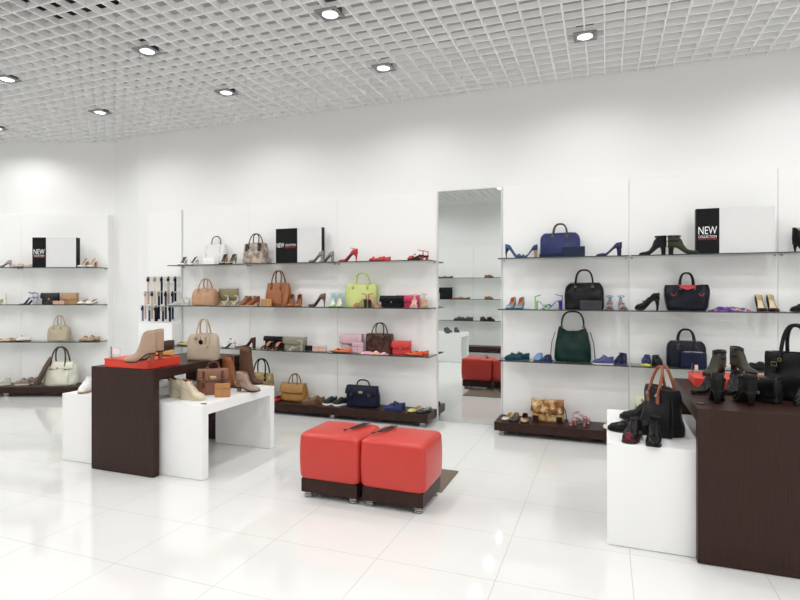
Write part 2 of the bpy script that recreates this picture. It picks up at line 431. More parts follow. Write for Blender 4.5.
bench('white_display_table', .85, 1.435, 3.12, 4.02, .545, .07, .06, WHITE, 'low white bridge table beyond the right photo edge')
bench('dark_display_table', .426, 1.015, 3.06, 4.10, .77, .07, .055, WOOD, 'tall dark wooden bridge table at the right edge with black boots')
for (px, py, z, l) in ((202, 405, .535, 'small black tag on the front corner of left white table'), (697, 405, .77, 'small black tag on the front corner of right dark table')):
    x, y = ground(px, py, z); m = MB(); m.box(-.02, .02, -.008, .008, 0, .004); m.box(-.016, .016, -.005, .005, .004, .006, 1)
    tag(m.build('price_tag', [BLACK, STEEL], loc=(x+(.02 if z > .6 else -.01), y+.03, z+.0005), rot=(0, 0, .2)), l, 'tag')
# red boxes on the dark tables
def redbox(x0, x1, y0, y1, z, h, label):
    r = empty('red_box', ((x0+x1)/2, (y0+y1)/2, z), 0, label, 'display box'); a, b = (x1-x0)/2, (y1-y0)/2
    m = MB(); m.box(-a, a, -b, b, 0, h-.012); m.build('box_body', REDBOX, r, bevel=.002)
    m = MB(); m.box(-a-.002, a+.002, -b-.002, b+.002, h-.012+.0003, h); m.build('lid', REDBOX, r, bevel=.002)
redbox(-3.555, -3.135, 3.08, 3.41, .7833, .065, 'flat red box holding taupe ankle boots on the left dark table')
redbox(.51, .935, 3.76, 4.07, .7703, .055, 'flat red box behind the black boots on the right dark table')

# ---------------------------------------------------------------- ottomans
def rbox(hx, hy, z0, z1, r, bulge=.012, n=10):
    """soft cushion: rounded box as stacked rounded-rectangle rings"""
    rings = []; prof = []
    for i in range(7): a = i/6*PI/2; prof.append((r*(1-math.sin(a)), z0 + r*(1-math.cos(a))))
    for i in range(1, 6): prof.append((0, z0+r+(z1-z0-2*r)*i/6))
    for i in range(7): a = i/6*PI/2; prof.append((r*(1-math.cos(a)), z1 - r*(1-math.sin(a))))
    for ins, z in prof:
        t = (z-z0)/(z1-z0); bl = bulge*math.sin(PI*t)
        ring = []; R = .04
        ax, ay = hx-ins+bl, hy-ins+bl; rr = max(R-ins*.3, .012)
        for cx, cy, a0 in ((ax-rr, ay-rr, 0), (-ax+rr, ay-rr, 90), (-ax+rr, -ay+rr, 180), (ax-rr, -ay+rr, 270)):
            for k in range(6):
                a = math.radians(a0+k*18); ring.append((cx+rr*math.cos(a), cy+rr*math.sin(a), z))
        rings.append(ring)
    # crown on the top
    last = rings[-1]; top = []
    for s, dz in ((.85, .004), (.5, .009), (.1, .011)): rings.append([(x*s, y*s, z1+dz) for x, y, _ in last])
    return rings
def ottoman(x0, x1, y0, y1, label):
    r = empty('ottoman', ((x0+x1)/2, (y0+y1)/2, 0), 0, label, 'ottoman', 'red cube ottomans')
    hx, hy = (x1-x0)/2, (y1-y0)/2
    m = MB(); m.loft(rbox(hx-.003, hy-.003, .124, .428, .03, .006)); m.build('cushion', RED, r, sharp=60)
    m = MB(); m.box(-hx+.015, hx-.015, -hy+.015, hy-.015, .040, .128); m.build('plinth', WOOD, r, bevel=.002)
    for sx in (-1, 1):
        for sy in (-1, 1):
            k = MB(); foot(k, sx*(hx-.055), sy*(hy-.05), .040, .031); k.build('foot', CHROME, r)
    return r
OT = [(-1.89, -1.458), (-1.450, -1.018)]
ottoman(OT[0][0], OT[0][1], 3.115, 3.515, 'red leather cube ottoman on chrome feet, left of the two')
ottoman(OT[1][0], OT[1][1], 3.115, 3.515, 'red leather cube ottoman on chrome feet, right of the two')
for (x, y, rz, dx, l) in ((-1.555, 3.36, .30, -1, 'slim black shoe horn with hanging tab on the left ottoman'), (-1.35, 3.35, .30, -1, 'slim black shoe horn with hanging tab on the right ottoman')):
    r = empty('shoe_horn', (x, y, .4405), rz+math.radians(60), l, 'shoe horn')
    m = MB(); rings = []
    for i in range(13):
        t = i/12; xx = -.09+.18*t; w = .014+.007*t
        rings.append([(xx, w*q, .003+.004*abs(q)+.0) for q in (-1, -.5, 0, .5, 1)] + [(xx, w*q, .0065+.004*abs(q)) for q in (1, .5, 0, -.5, -1)])
    m.loft(rings); m.build('blade', leather('#222224', .35), r)
    m = MB(); m.box(.055, .09, -.017, .017, .011, .0135); m.build('grey_tip', plain('#77777a', .4), r)
    m = MB(); m.tube([(-.09, 0, .006), (-.11, .0, .010), (-.13, .012, .006)], .0022, 6); m.build('cord', BLACK, r)
    m = MB(); m.ell((-.142, .016, .006), (.016, .010, .0045)); m.build('tab', BLACK, r)
# rug
g = [ground(458, 472), ground(437, 496.5), ]
x1, yb = ground(458.5, 472); _, yf = ground(438, 496.5)
m = MB(); m.box(-1.75, x1, 3.53, yb, .0005, .010)
rugm, nt, b_ = newmat('brown_mat'); n_ = nt.nodes.new('ShaderNodeTexNoise'); n_.inputs['Scale'].default_value = 90
r_ = nt.nodes.new('ShaderNodeValToRGB'); r_.color_ramp.elements[0].color = hexc('#5f5247'); r_.color_ramp.elements[1].color = hexc('#87776a'); nt.links.new(n_.outputs[0], r_.inputs[0]); nt.links.new(r_.outputs[0], b_.inputs['Base Color']); b_.inputs['Roughness'].default_value = .9
tag(m.build('floor_mat', rugm, bevel=.003), 'brown woven floor mat behind the red ottomans', 'mat')

# ---------------------------------------------------------------- sign boards
def text(body, size, mat, parent, loc, name='lettering', width=None, bold=0):
    cu = bpy.data.curves.new(name, 'FONT'); cu.body = body; cu.size = size; cu.extrude = .0006; cu.offset = bold
    tmp = bpy.data.objects.new('tmp', cu); COL.objects.link(tmp)
    dg = bpy.context.evaluated_depsgraph_get(); me = bpy.data.meshes.new_from_object(tmp.evaluated_get(dg)); bpy.data.objects.remove(tmp)
    xs = [v.co.x for v in me.vertices]; w = max(xs)-min(xs); sc = width/w if width else 1
    for v in me.vertices: v.co.x = (v.co.x-min(xs))*sc
    me.materials.clear(); me.materials.append(mat)
    o = bpy.data.objects.new(name, me); COL.objects.link(o); o.parent = parent; o.location = loc; o.rotation_euler = (PI/2, 0, 0); return o
WTXT = plain('#f4f4f4', .5, name='white_print'); RTXT = plain('#c22a34', .5, name='red_print')
def sign(x0, x1, z0, z1, y, depth, black, label, loc=None, rz=0, small=False):
    W, H = x1-x0, z1-z0
    r = empty('sign_board', loc or ((x0+x1)/2, y, z0+.0006), rz, label, 'sign', 'box signs on the top shelves')
    m = MB(); m.box(-W/2, W/2, 0, depth, 0, H); o = m.build('board', [GREY, BLACK], r, smooth=False)
    for p in o.data.polygons:
        if abs(p.normal.x) > .5 or p.normal.z > .5: p.material_index = 1
    m = MB(); m.box(-W/2, -W/2+black, -.003, -.0004, 0, H); m.build('black_panel', BLACK, r, smooth=False)
    if not small:
        text('NEW', .105*H/.5*1.15, WTXT, r, (-W/2+black*.10, -.0042, H*.44), width=black*.80)
        text('COLLECTION', .03, WTXT, r, (-W/2+black*.10, -.0042, H*.36), width=black*.78)
        text('SPRING SUMMER', .022, RTXT, r, (-W/2+black*.10, -.0042, H*.315), width=black*.78)
    else:
        text('NEW', .075, WTXT, r, (-W/2+.012, -.0042, H*.46), width=black*.34)
        text('COLLECTION', .032, WTXT, r, (-W/2+black*.44, -.0042, H*.50), width=black*.5)
        text('SPRING SUMMER', .026, RTXT, r, (-W/2+black*.44, -.0042, H*.44), width=black*.5)
    return r
z1 = SH['1']
def zt(px, py, y): return height(px, py, y)
sy = 5.21
sy = 5.35
sign(on_y(276, sy), on_y(321.5, sy), z1, zt(300, 228, sy), sy, .07, on_y(297.3, sy)-on_y(276, sy), 'white box sign with black NEW COLLECTION end, on the centre top shelf', small=True)
sy = 5.33
sign(on_y(696, sy), on_y(775, sy), z1, zt(720, 208, sy), sy, .07, on_y(719.3, sy)-on_y(696, sy), 'large white box sign with black NEW COLLECTION panel on the right top shelf')
Zs = 7.14; X0, X1, X2 = [(p-CX)/F*Zs for p in (32.5, 76, 46)]
c = cam2w((X0+X1)/2, Zs)
sign(X0, X1, z1, CAMH+(YH-237.5)*Zs/F, 0, .09, X2-X0, 'white box sign with black NEW COLLECTION panel on the left wall shelf', loc=(c[0], c[1], z1+.0006), rz=LWr)
# acrylic price holders
def holder(x, y, z, label, w=.05, h=.05):
    r = empty('price_holder', (x, y, z), .1, label, 'price holder')
    m = MB(); m.box(-w/2, w/2, -.001, .001, 0, h); m.box(-w/2, w/2, -.02, .001, 0, .002); m.build('clear_stand', glass_mat('acrylic'), r)
    m = MB(); m.box(-w/2+.012, w/2-.003, -.0022, -.0012, h*.35, h*.95); m.build('card', plain('#f3dfe0', .5), r)
    m = MB(); m.box(-w/2-.004, -w/2, -.003, .003, 0, h*1.15); m.build('edge_clip', plain('#4b4b3c', .4), r)
    return r
# ---------------------------------------------------------------- shoes
def ip(pts, t):
    if t <= pts[0][0]: return pts[0][1]
    for (a, va), (b, vb) in zip(pts, pts[1:]):
        if t <= b:
            u = (t-a)/(b-a); u = u*u*(3-2*u); return va + (vb-va)*u
    return pts[-1][1]
STY = {}
# w: half width, top: height of the upper above the footbed, op: openness of the upper
PUMPW = [(0, .009), (.05, .021), (.2, .027), (.42, .025), (.7, .038), (.88, .028), (.97, .012), (1, .004)]
ROUNDW = [(0, .012), (.05, .024), (.2, .030), (.42, .029), (.7, .041), (.88, .035), (.96, .024), (1, .010)]
STY['pump'] = dict(w=PUMPW, top=[(0, .050), (.15, .044), (.4, .022), (.62, .020), (.72, .028), (.85, .026), (.95, .017), (1, .006)], op=[(0, 1), (.66, 1), (.76, 0), (1, 0)], th=.003)
STY['flat'] = dict(w=ROUNDW, top=[(0, .045), (.15, .040), (.4, .026), (.62, .024), (.74, .034), (.85, .030), (.95, .02), (1, .008)], op=[(0, 1), (.68, 1), (.78, 0), (1, 0)], th=.005)
STY['loafer'] = dict(w=ROUNDW, top=[(0, .052), (.15, .048), (.38, .040), (.48, .055), (.6, .058), (.75, .042), (.9, .032), (1, .010)], op=[(0, 1), (.46, .95), (.54, 0), (1, 0)], th=.009)
STY['sneaker'] = dict(w=ROUNDW, top=[(0, .062), (.1, .060), (.25, .050), (.40, .072), (.55, .064), (.72, .045), (.88, .036), (1, .012)], op=[(0, 1), (.36, .95), (.44, 0), (1, 0)], th=.018)
STY['oxford'] = dict(w=ROUNDW, top=[(0, .075), (.1, .072), (.25, .064), (.40, .088), (.52, .072), (.7, .048), (.88, .036), (1, .012)], op=[(0, 1), (.34, .95), (.42, 0), (1, 0)], th=.010)
STY['ankleboot'] = dict(w=[(0, .020), (.05, .030), (.2, .034), (.42, .031), (.7, .039), (.88, .033), (.96, .022), (1, .008)], top=[(0, .132), (.34, .128), (.44, .124), (.54, .072), (.65, .048), (.77, .038), (.9, .030), (1, .010)], op=[(0, 1), (.38, 1), (.45, 0), (1, 0)], th=.008)
STY['tallboot'] = dict(w=[(0, .030), (.05, .042), (.2, .046), (.42, .038), (.52, .030), (.7, .039), (.88, .033), (.96, .022), (1, .008)], top=[(0, .300), (.42, .300), (.50, .20), (.56, .08), (.68, .046), (.8, .038), (.92, .030), (1, .010)], op=[(0, 1), (.40, 1), (.48, 0), (1, 0)], th=.008)
STY['wedgebootie'] = dict(w=ROUNDW, top=[(0, .070), (.1, .068), (.25, .058), (.40, .078), (.52, .068), (.7, .048), (.88, .036), (1, .012)], op=[(0, 1), (.34, .95), (.42, 0), (1, 0)], th=.008)
STY['clog'] = dict(w=ROUNDW, top=[(0, .004), (.35, .006), (.42, .030), (.55, .055), (.7, .045), (.88, .034), (1, .010)], op=[(0, 1), (.44, 1), (.50, 0), (1, 0)], th=.012)

def make_shoe(name, label, cat, style, col, L=.235, hh=.0, heel=None, lining='#c9a27c', sole='#2a2320', heelcol=None,
              mat=None, extras=(), excol=None, plat=0, group=None, hs=1.0):
    st = STY.get(style); r = empty(name, (0, 0, 0), 0, label, cat, group)
    um = mat or leather(col, .4, 300, .08, .07); lin = leather(lining, .5); sm = plain(sole, .5)
    hm = leather(heelcol, .4) if heelcol else um
    sandal = style == 'sandal'
    th = st['th'] if st else .006
    W = st['w'] if st else PUMPW
    lift = hh
    def zb(t):   # underside of the upper
        u = max(0, min(1, (t-.2)/.5)); s = 1-(u*u*(3-2*u))
        spring = .006*max(0, (t-.82)/.18)**2
        return plat + th + lift*s + spring
    def X(t): return (t-.5)*L
    k = L/.235
    if st:
        NS, NU = 26, 10; rings = []; ts = [i/NS for i in range(NS+1)]
        ts = [0, .015] + ts[1:-1] + [.985, 1]
        for t in ts:
            w = ip(W, t); H = ip(st['top'], t)*hs; o = ip(st['op'], t); z = zb(t); ring = []
            for i in range(-NU, NU+1):
                u = i/NU; a = abs(u); sg = 1 if u >= 0 else -1
                if a < .3: y = w*.82*a/.3; zz = z
                else:
                    v = (a-.3)/.7; an = v*PI/2
                    yc = w*(.82 + .18*min(1, v/.25)) if v < .25 else w*math.cos((v-.25)/.75*PI/2)
                    zc = z + H*math.sin(an)
                    yo = w*(.82+.18*min(1, v/.25)) if v < .25 else w*(1-.14*(v-.25)/.75)
                    zo = z + H*v
                    y = yo*o + yc*(1-o); zz = zo*o + zc*(1-o)
                ring.append((X(t), sg*y, zz))
            rings.append(ring)
        m = MB(); m.loft(rings, closed=False, cap0=True, cap1=True)
        m.build('upper', [um, lin], r, solid=(.0025, -1, 1), sharp=60)
    # sole
    m = MB(); rings = []
    for i in range(21):
        t = i/20; w = ip(W, t)*(1.06 if style in ('sneaker', 'oxford', 'loafer') else .98)+.0005; z1 = zb(t); z0 = z1-th-(plat if plat else 0)
        if heel == 'wedge': z0 = 0.0 if t < .8 else max(0, z1-th-plat)
        e = X(t)*1.01
        rings.append([(e, -w, z0), (e, w, z0), (e, w, z1), (e, -w, z1)])
    m.loft(rings); smm = hm if (heel == 'wedge' or (plat and heelcol)) else sm
    m.build('sole', smm if not sandal or heel == 'wedge' or plat else lin, r, sharp=50)
    # heel
    z1 = plat+lift
    if heel and heel != 'wedge' and lift > .003 or heel == 'low':
        if heel == 'low': z1 = .0; 
        top = (X(.12), .10*L, .023, zb(.12)-th)
        spec = {'stiletto': [(1, 1, 0), (.45, .55, -.012), (.26, .32, -.012), (.24, .26, -.010)], 'block': [(1, 1, 0), (.85, .95, -.004), (.78, .92, -.004), (.78, .92, -.004)],
                'cone': [(1, 1, 0), (.7, .8, -.008), (.5, .6, -.008), (.45, .55, -.006)], 'low': [(1, 1, 0)]*4}[heel]
        zz = [top[3]+.002, top[3]*.66, top[3]*.3, 0.0]
        m = MB(); rings = []
        for (a, b, dx), z in zip(spec, zz):
            ring = []
            for q in range(14):
                an = q*2*PI/14; cx = math.copysign(abs(math.cos(an))**.7, math.cos(an)); sy_ = math.copysign(abs(math.sin(an))**.7, math.sin(an))
                zq = z if z < top[3] else zb((top[0]+dx+top[1]*a*cx)/L+.5)-th+.0005
                ring.append((top[0]+dx+top[1]*a*cx, top[2]*b*sy_, zq))
            rings.append(ring)
        m.loft(rings[::-1]); m.build('heel', hm, r, sharp=50)
    ex = leather(excol, .4) if excol else um
    def band(t, wd, h, lean=0, rr=.0):  # strap over the foot
        w = ip(W, t); pth = []
        for i in range(13):
            a = PI*i/12; pth.append((X(t)+lean*math.sin(a), -w*math.cos(a)*1.0, zb(t)-.001+h*math.sin(a)**.8))
        mb = MB(); rings = []
        for p in pth: rings.append([(p[0]-wd/2, p[1], p[2]), (p[0]+wd/2, p[1], p[2]), (p[0]+wd/2, p[1]*.95, p[2]-.002), (p[0]-wd/2, p[1]*.95, p[2]-.002)])
        mb.loft(rings); return mb
    n = 0
    for e in extras:
        if e[0] == 'band': band(*e[1:]).build('strap', ex, r)
        elif e[0] == 'cross':
            mb = MB()
            for sg in (-1, 1):
                pth = []
                for i in range(11):
                    a = i/10; t = .55+.22*a; w = ip(W, t); pth.append((X(t), sg*w*(1-2*a), zb(t)+.034*math.sin(PI*a)**.7))
                mb.tube(pth, .004, 6, flat=1.6)
            mb.build('cross_strap', ex, r)
        elif e[0] == 'ankle':
            h = e[1] if len(e) > 1 else .065; mb = MB(); pth = []
            for i in range(20): a = i*2*PI/20; pth.append((X(.20)+.034*k*math.cos(a), .026*math.sin(a), zb(.1)+h+.008*math.cos(a)))
            mb.tube(pth, .0035, 6, closed=True); mb.build('ankle_strap', ex, r)
            mb = MB(); mb.loft([[(X(.02)+ .004*q, y, zb(.02)+z) for q, y in ((0, -w_), (0, w_), (1, w_), (1, -w_))] for z, w_ in ((0, .018), (h*.5, .012), (h, .008))]); mb.build('heel_counter', ex, r)
        elif e[0] == 'sling':
            mb = MB(); mb.tube([(X(.5), -.026, zb(.5)+.01), (X(.2), -.026, zb(.2)+.035), (X(.03), -.012, zb(0)+.05), (X(.03), .012, zb(0)+.05), (X(.2), .026, zb(.2)+.035), (X(.5), .026, zb(.5)+.01)], .0028, 6); mb.build('slingback_strap', ex, r)
        elif e[0] == 'bow':
            t = e[1] if len(e) > 1 else .78; z = zb(t)+ip(st['top'], t)*.95 if st else zb(t)+.03; mb = MB()
            for sg in (-1, 1): mb.ell((X(t), sg*.014, z+.004), (.009, .013, .007), 10)
            mb.ell((X(t), 0, z+.005), (.006, .005, .007), 8); mb.build('bow', ex, r)
        elif e[0] == 'laces':
            mb = MB()
            for q in range(4):
                t = .46+.065*q; z = zb(t)+ip(st['top'], t)*hs*.96; w = .013
                mb.tube([(X(t), -w, z-.006), (X(t)+.003, 0, z+.003), (X(t), w, z-.006)], .0018, 5)
            t = .44; z = zb(t)+ip(st['top'], t)*hs+.002
            for sg in (-1, 1): mb.tube([(X(t), 0, z), (X(t)+.012, sg*.014, z+.005), (X(t)+.016, sg*.022, z-.008), (X(t)+.004, sg*.008, z-.002)], .0014, 5)
            mb.build('laces', leather(e[1], .7), r)
        elif e[0] == 'toecap':
            mb = MB(); rings = []
            for i in range(7):
                t = .84+.16*i/6; w = ip(W, t)*1.03; H = ip(st['top'], t)*hs*1.04; rings.append([(X(t)*1.003, w*math.cos(a*PI/10), zb(t)+H*math.sin(a*PI/10)**.9) for a in range(11)])
            mb.loft(rings, closed=False, cap0=False); mb.build('toe_cap', leather(e[1], .3), r, sharp=70)
        elif e[0] == 'cuff':   # straps round an ankle boot
            for zc in e[1]:
                t0 = X(.2); mb = MB(); pth = []
                for i in range(20): a = i*2*PI/20; pth.append((X(.205)+.040*k*math.cos(a)*1.22, .037*math.sin(a), zb(.1)+zc))
                mb.tube(pth, .0045, 6, closed=True, flat=1.8); so = mb.build('strap', ex, r)
            mb = MB(); mb.tube([(X(.2)-.008, -.0405, zb(.1)+e[1][0]-.008), (X(.2)+.008, -.0405, zb(.1)+e[1][0]-.008), (X(.2)+.008, -.0405, zb(.1)+e[1][0]+.008), (X(.2)-.008, -.0405, zb(.1)+e[1][0]+.008)], .0018, 5, closed=True, up=(0, 1, 0)); mb.build('buckle', GOLD, so)
        elif e[0] == 'wing':   # butterfly shaped straps
            mb = MB()
            for sg in (-1, 1):
                mb.ell((X(.62), sg*.028, zb(.6)+.045), (.024, .016, .012), 10); mb.ell((X(.80), sg*.022, zb(.8)+.032), (.020, .014, .010), 10)
            mb.build('ornament', ex, r)
        elif e[0] == 'flower':
            mb = MB()
            for q in range(6): a = q*PI/3; mb.ell((X(.72)+.012*math.cos(a), .012*math.sin(a), zb(.72)+.04), (.008, .008, .005), 8)
            mb.ell((X(.72), 0, zb(.72)+.044), (.006, .006, .006), 8); mb.build('flower', ex, r)
        elif e[0] == 'tassel':
            mb = MB(); t = .62; z = zb(t)+ip(st['top'], t)*hs
            for sg in (-1, 1): mb.tube([(X(t), sg*.004, z), (X(t)+.014, sg*.008, z-.004)], .004, 6)
            mb.box(X(.56), X(.60), -.024, .024, z-.006, z+.0015); mb.build('tassel', ex, r)
    return r
GAPY = .0
# ---------------------------------------------------------------- bags
def make_bag(name, label, cat, kind, W, D, H, mat, hh=.1, hmat=None, metal=GOLD, hw=.5, extras=(), wr=.006, hr=.006, hlean=.02, seed=0):
    r = empty(name, (0, 0, 0), 0, label, cat)
    hmat = hmat or mat
    nz, nu = 18, 40; rings = []
    e = {'boston': 4, 'trap': 5, 'hobo': 2.6, 'box': 7, 'soft': 3.2, 'clutch': 6, 'wing': 4.5}[kind]
    for i in range(nz+1):
        t = i/nz
        if kind == 'boston': a = 1 if t < .6 else math.sqrt(max(0, 1-((t-.6)/.4)**3*.38)); b = 1 - .5*t**2.6
        elif kind == 'trap': a = 1-.10*t; b = 1-.48*t**1.5
        elif kind == 'wing': a = .86+.14*math.sin(min(1, t*1.25)*PI/2) if t < .85 else 1-.06*(t-.85)/.15; b = 1-.6*t**1.8
        elif kind == 'hobo': a = .96+.05*math.sin(PI*t)-.26*t**1.5; b = 1-.78*t**1.4
        elif kind == 'soft': a = .96+.05*math.sin(PI*t)-.06*t; b = 1-.5*t**1.8
        elif kind == 'clutch': a = 1; b = 1-.35*t
        else: a = 1-.02*t; b = 1-.06*t
        rb = .012
        if t < .08: q = t/.08; a *= 1-(1-q)**2*.05; b *= 1-(1-q)**2*.12
        if t > .93 and kind in ('box', 'clutch'): q = (t-.93)/.07; a *= 1-q*q*.04; b *= 1-q*q*.25
        ring = []
        for k in range(nu):
            an = 2*PI*k/nu; cx = math.copysign(abs(math.cos(an))**(2/e), math.cos(an)); sy_ = math.copysign(abs(math.sin(an))**(2/e), math.sin(an))
            x, y, z = W/2*a*cx, D/2*b*sy_, H*t
            if kind == 'hobo': z *= 1-.20*math.cos(an)**0*(1-abs(cx))**1.2*t
            if wr and .02 < t:
                nn = noise.noise(Vector((x*14+seed*3.1, y*10+seed, z*11))); y += wr*nn*2*sy_; z += wr*.8*nn*t if t < 1 else wr*.8*nn; x += wr*.6*nn*cx*t
            ring.append((x, y, z))
        rings.append(ring)
    m = MB(); m.loft(rings); m.build('body', mat, r, sharp=50)
    yt = {'boston': .5, 'trap': .52, 'wing': .4, 'hobo': .22, 'soft': .5, 'clutch': .65, 'box': .94}[kind]*D/2
    def front(t):  # y of the front at relative height t
        b = {'boston': 1-.5*t**2.6, 'trap': 1-.48*t**1.5, 'wing': 1-.6*t**1.8, 'hobo': 1-.78*t**1.4, 'soft': 1-.5*t**1.8, 'clutch': 1-.35*t, 'box': 1-.06*t}[kind]
        return -D/2*b
    for x in extras:
        if x[0] == 'handles':
            n = x[1] if len(x) > 1 else 2
            drop = .16 if n == 2 else .02
            for s in ((-1, 1) if n == 2 else (0,)):
                w2 = W*hw/2; base_t = 1-drop; yb = abs(front(base_t))*s + s*hr*.9; zt0 = H*base_t
                pth = []
                for i in range(19):
                    a = PI*i/18; xx = -w2*math.cos(a); xx = math.copysign(abs(xx/w2)**.75*w2, xx) if w2 else 0
                    u = math.sin(a)**.7
                    pth.append((xx, yb*(1-u*.85)+hlean*u*(.5+.5*s)*.4, zt0+(H-zt0+hh)*u))
                mb = MB(); mb.tube(pth, hr, 8, up=(0, 1, 0)); ho = mb.build('handle', hmat, r)
                for sx in (-1, 1):
                    mb = MB()
                    if n == 2: mb.box(sx*w2-hr*1.8, sx*w2+hr*1.8, min(yb, yb-s*hr*.9)-.001, max(yb, yb-s*hr*.9)+.001, zt0-.045, zt0+.006)
                    else: mb.box(sx*w2-hr*1.8, sx*w2+hr*1.8, -hr*1.6, hr*1.6, H-.004, H+.008)
                    mb.build('handle_tab', hmat, ho, bevel=.0015)
                if s <= 0:
                    for sx in (-1, 1):
                        mb = MB(); yy = yb-hr*.9 if n == 2 else -hr*1.7; zz = zt0+.004 if n == 2 else H+.012
                        mb.tube([(sx*w2+.009*math.cos(q*PI/4), yy, zz+.009*math.sin(q*PI/4)) for q in range(8)], .002, 6, closed=True, up=(0, 1, 0))
                        mb.build('ring', metal, ho)
        elif x[0] == 'flap':   # fraction of the height covered
            fr = x[1]; mb = MB(); rings = []; fm = x[2] if len(x) > 2 and x[2] else mat
            wv = {'trap': .84, 'soft': .86, 'box': .98, 'clutch': 1.0}.get(kind, .8)*W/2*1.03
            prof = [(yt+.002, H*.985), (0, H+.005), (-yt-.004, H+.002)]
            for i in range(1, 8): t = 1-fr*i/7; prof.append((front(t)-.006-.004*math.sin(PI*i/7), H*t))
            for j in range(13):
                u = -1+2*j/12; xs = u*wv*(1+.0)
                ring = []
                for q, (y, z) in enumerate(prof):
                    g = q/(len(prof)-1); cut = H*fr*.14*abs(u)**3*g
                    ring.append((xs*(1+.06*g), y, z+cut))
                rings.append(ring)
            mb.loft(rings, closed=False, cap0=False, cap1=False); mb.build('flap', fm, r, solid=(.004, 1, 0), sharp=60)
        elif x[0] == 'straps':  # two vertical belts with buckles
            mb0 = None
            for sx in x[1]:
                mb = MB(); z0, z1 = x[2]*H, x[3]*H; pts = []
                for i in range(9): z = z1+(z0-z1)*i/8; pts.append((front(z/H)-.016, z))
                rg = [[(sx*W-.011, y, z), (sx*W+.011, y, z), (sx*W+.011, y+.012, z), (sx*W-.011, y+.012, z)] for y, z in pts]
                mb.loft(rg); so = mb.build('front_strap', hmat, r)
                mb = MB(); zc = z0+(z1-z0)*.45; yy = front(zc/H)-.019; mb.tube([(sx*W-.013, yy, zc-.010), (sx*W+.013, yy, zc-.010), (sx*W+.013, yy, zc+.010), (sx*W-.013, yy, zc+.010)], .0022, 6, closed=True, up=(0, 1, 0)); mb.build('buckle', metal, so)
        elif x[0] == 'oval':
            mb = MB(); z = x[1]*H; y = front(x[1])-.013; rg = []
            for rr, dy in ((.028, .004), (.028, 0), (.022, -.004), (.01, -.005)): rg.append([(rr*math.cos(q*PI/10), y+dy, z+rr*.55*math.sin(q*PI/10)) for q in range(20)])
            mb.loft(rg); mb.build('oval_clasp', metal, r)
        elif x[0] == 'clasp':
            z = x[1]*H; y = front(x[1])-.013; mb = MB(); s = x[2] if len(x) > 2 else .012; mb.box(-s, s, y-.004, y+.006, z-s, z+s); mb.build('clasp', metal, r, bevel=.002)
        elif x[0] == 'zip':
            mb = MB(); mb.tube([(-W*.36, 0, H+.002), (0, 0, H+.004), (W*.36, 0, H+.002)], .004, 6); mb.build('zipper', x[1] if len(x) > 1 else metal, r)
        elif x[0] == 'seam':
            mb = MB()
            for sx in x[1]:
                mb.tube([(sx*W, front(t_/10)-.0015-wr*.3, H*t_/10) for t_ in range(1, 10)], .0016, 5)
            mb.build('piping', hmat, r)
        elif x[0] == 'band':   # horizontal contrasting band at the base
            mb = MB(); rg = []; 
            for t in (0.005, x[1]):
                ring = []
                for k in range(nu):
                    an = 2*PI*k/nu; cx = math.copysign(abs(math.cos(an))**(2/e), math.cos(an)); sy_ = math.copysign(abs(math.sin(an))**(2/e), math.sin(an))
                    ring.append(((W/2+wr+.001)*cx, (D/2+wr+.001)*sy_, H*t))
                rg.append(ring)
            mb.loft(rg, cap0=False, cap1=False); mb.build('base_band', x[2], r)
        elif x[0] == 'charm':
            mb = MB(); z = H*.74; y = front(.8)-.014; mb.tube([(x[1]*W, y, z+.04), (x[1]*W+.004, y-.002, z+.01)], .002, 5); mb.ell((x[1]*W+.004, y-.002, z-.006), (.018, .006, .02)); mb.build('charm', x[2], r)
        elif x[0] == 'longstrap':  # strap lying beside the bag
            mb = MB(); sg = x[1]; mb.tube([(sg*W*.46, -D*.1, H*.85), (sg*(W*.5+.016), -D*.15, H*.55), (sg*(W*.5+.026), -D*.2, H*.2), (sg*(W*.5+.030), -D*.25, .006), (sg*(W*.5-.01), -D*.62-.012, .006)], .0055, 6, flat=.6); mb.build('shoulder_strap', x[2] if len(x) > 2 else hmat, r)
        elif x[0] == 'chain':
            mb = MB(); mb.tube([(W*.2, front(.9)-.008, H*.95), (W*.28, front(.6)-.012, H*.6), (W*.36, front(.7)-.012, H*.7), (W*.42, front(.95)-.006, H*.97)], .0035, 6); mb.build('chain_strap', x[1], r)
        elif x[0] == 'studs':
            mb = MB()
            for q in range(9):
                for p_ in (-1, 1): mb.ell((W*(-.44+.11*q), front(.5)-.004, H*(.5+.38*p_)), (.006, .008, .006), 6)
            for q in range(4):
                for p_ in (-1, 1): mb.ell((p_*W*.49, 0, H*(.2+.2*q)), (.010, .006, .006), 6)
            mb.build('studs', x[1], r)
        elif x[0] == 'corners':
            for sx in (-1, 1):
                mb = MB(); mb.box(sx*W*.37-.028, sx*W*.37+.028, -D/2-.006, -D/2+.01, .004, .055); mb.build('corner_patch', x[1], r, bevel=.006)
        elif x[0] == 'pocket':
            mb = MB(); mb.box(-W*x[1], W*x[1], front(.3)-.016, front(.3)+.01, H*.1, H*x[2]); mb.build('front_pocket', x[3] if len(x) > 3 else mat, r, bevel=.008)
        elif x[0] == 'collar':
            mb = MB(); rg = []
            for q in range(9):
                u = -1+q/4; rg.append([(u*W*.20, front(.86)-.006, H*.995), (u*W*.20*(1-.25*abs(u)), front(.7)-.012, H*(.80+.10*abs(u))), (u*W*.20*(1-.25*abs(u)), front(.7)-.004, H*(.80+.10*abs(u))), (u*W*.20, front(.86)+.004, H*.995)])
            mb.loft(rg); mb.build('red_trim', x[1], r)
            mb = MB()
            for sx in (-1, 1):
                mb.tube([(sx*W*.30+sgx*.012, front(.55)-.010, H*(.64+dz)) for sgx, dz in ((-1.6, .03), (-1, -.04), (0, -.07), (1, -.04), (1.6, .03))], .0035, 6)
            mb.build('red_trim', x[1], r)
        elif x[0] == 'scarf':
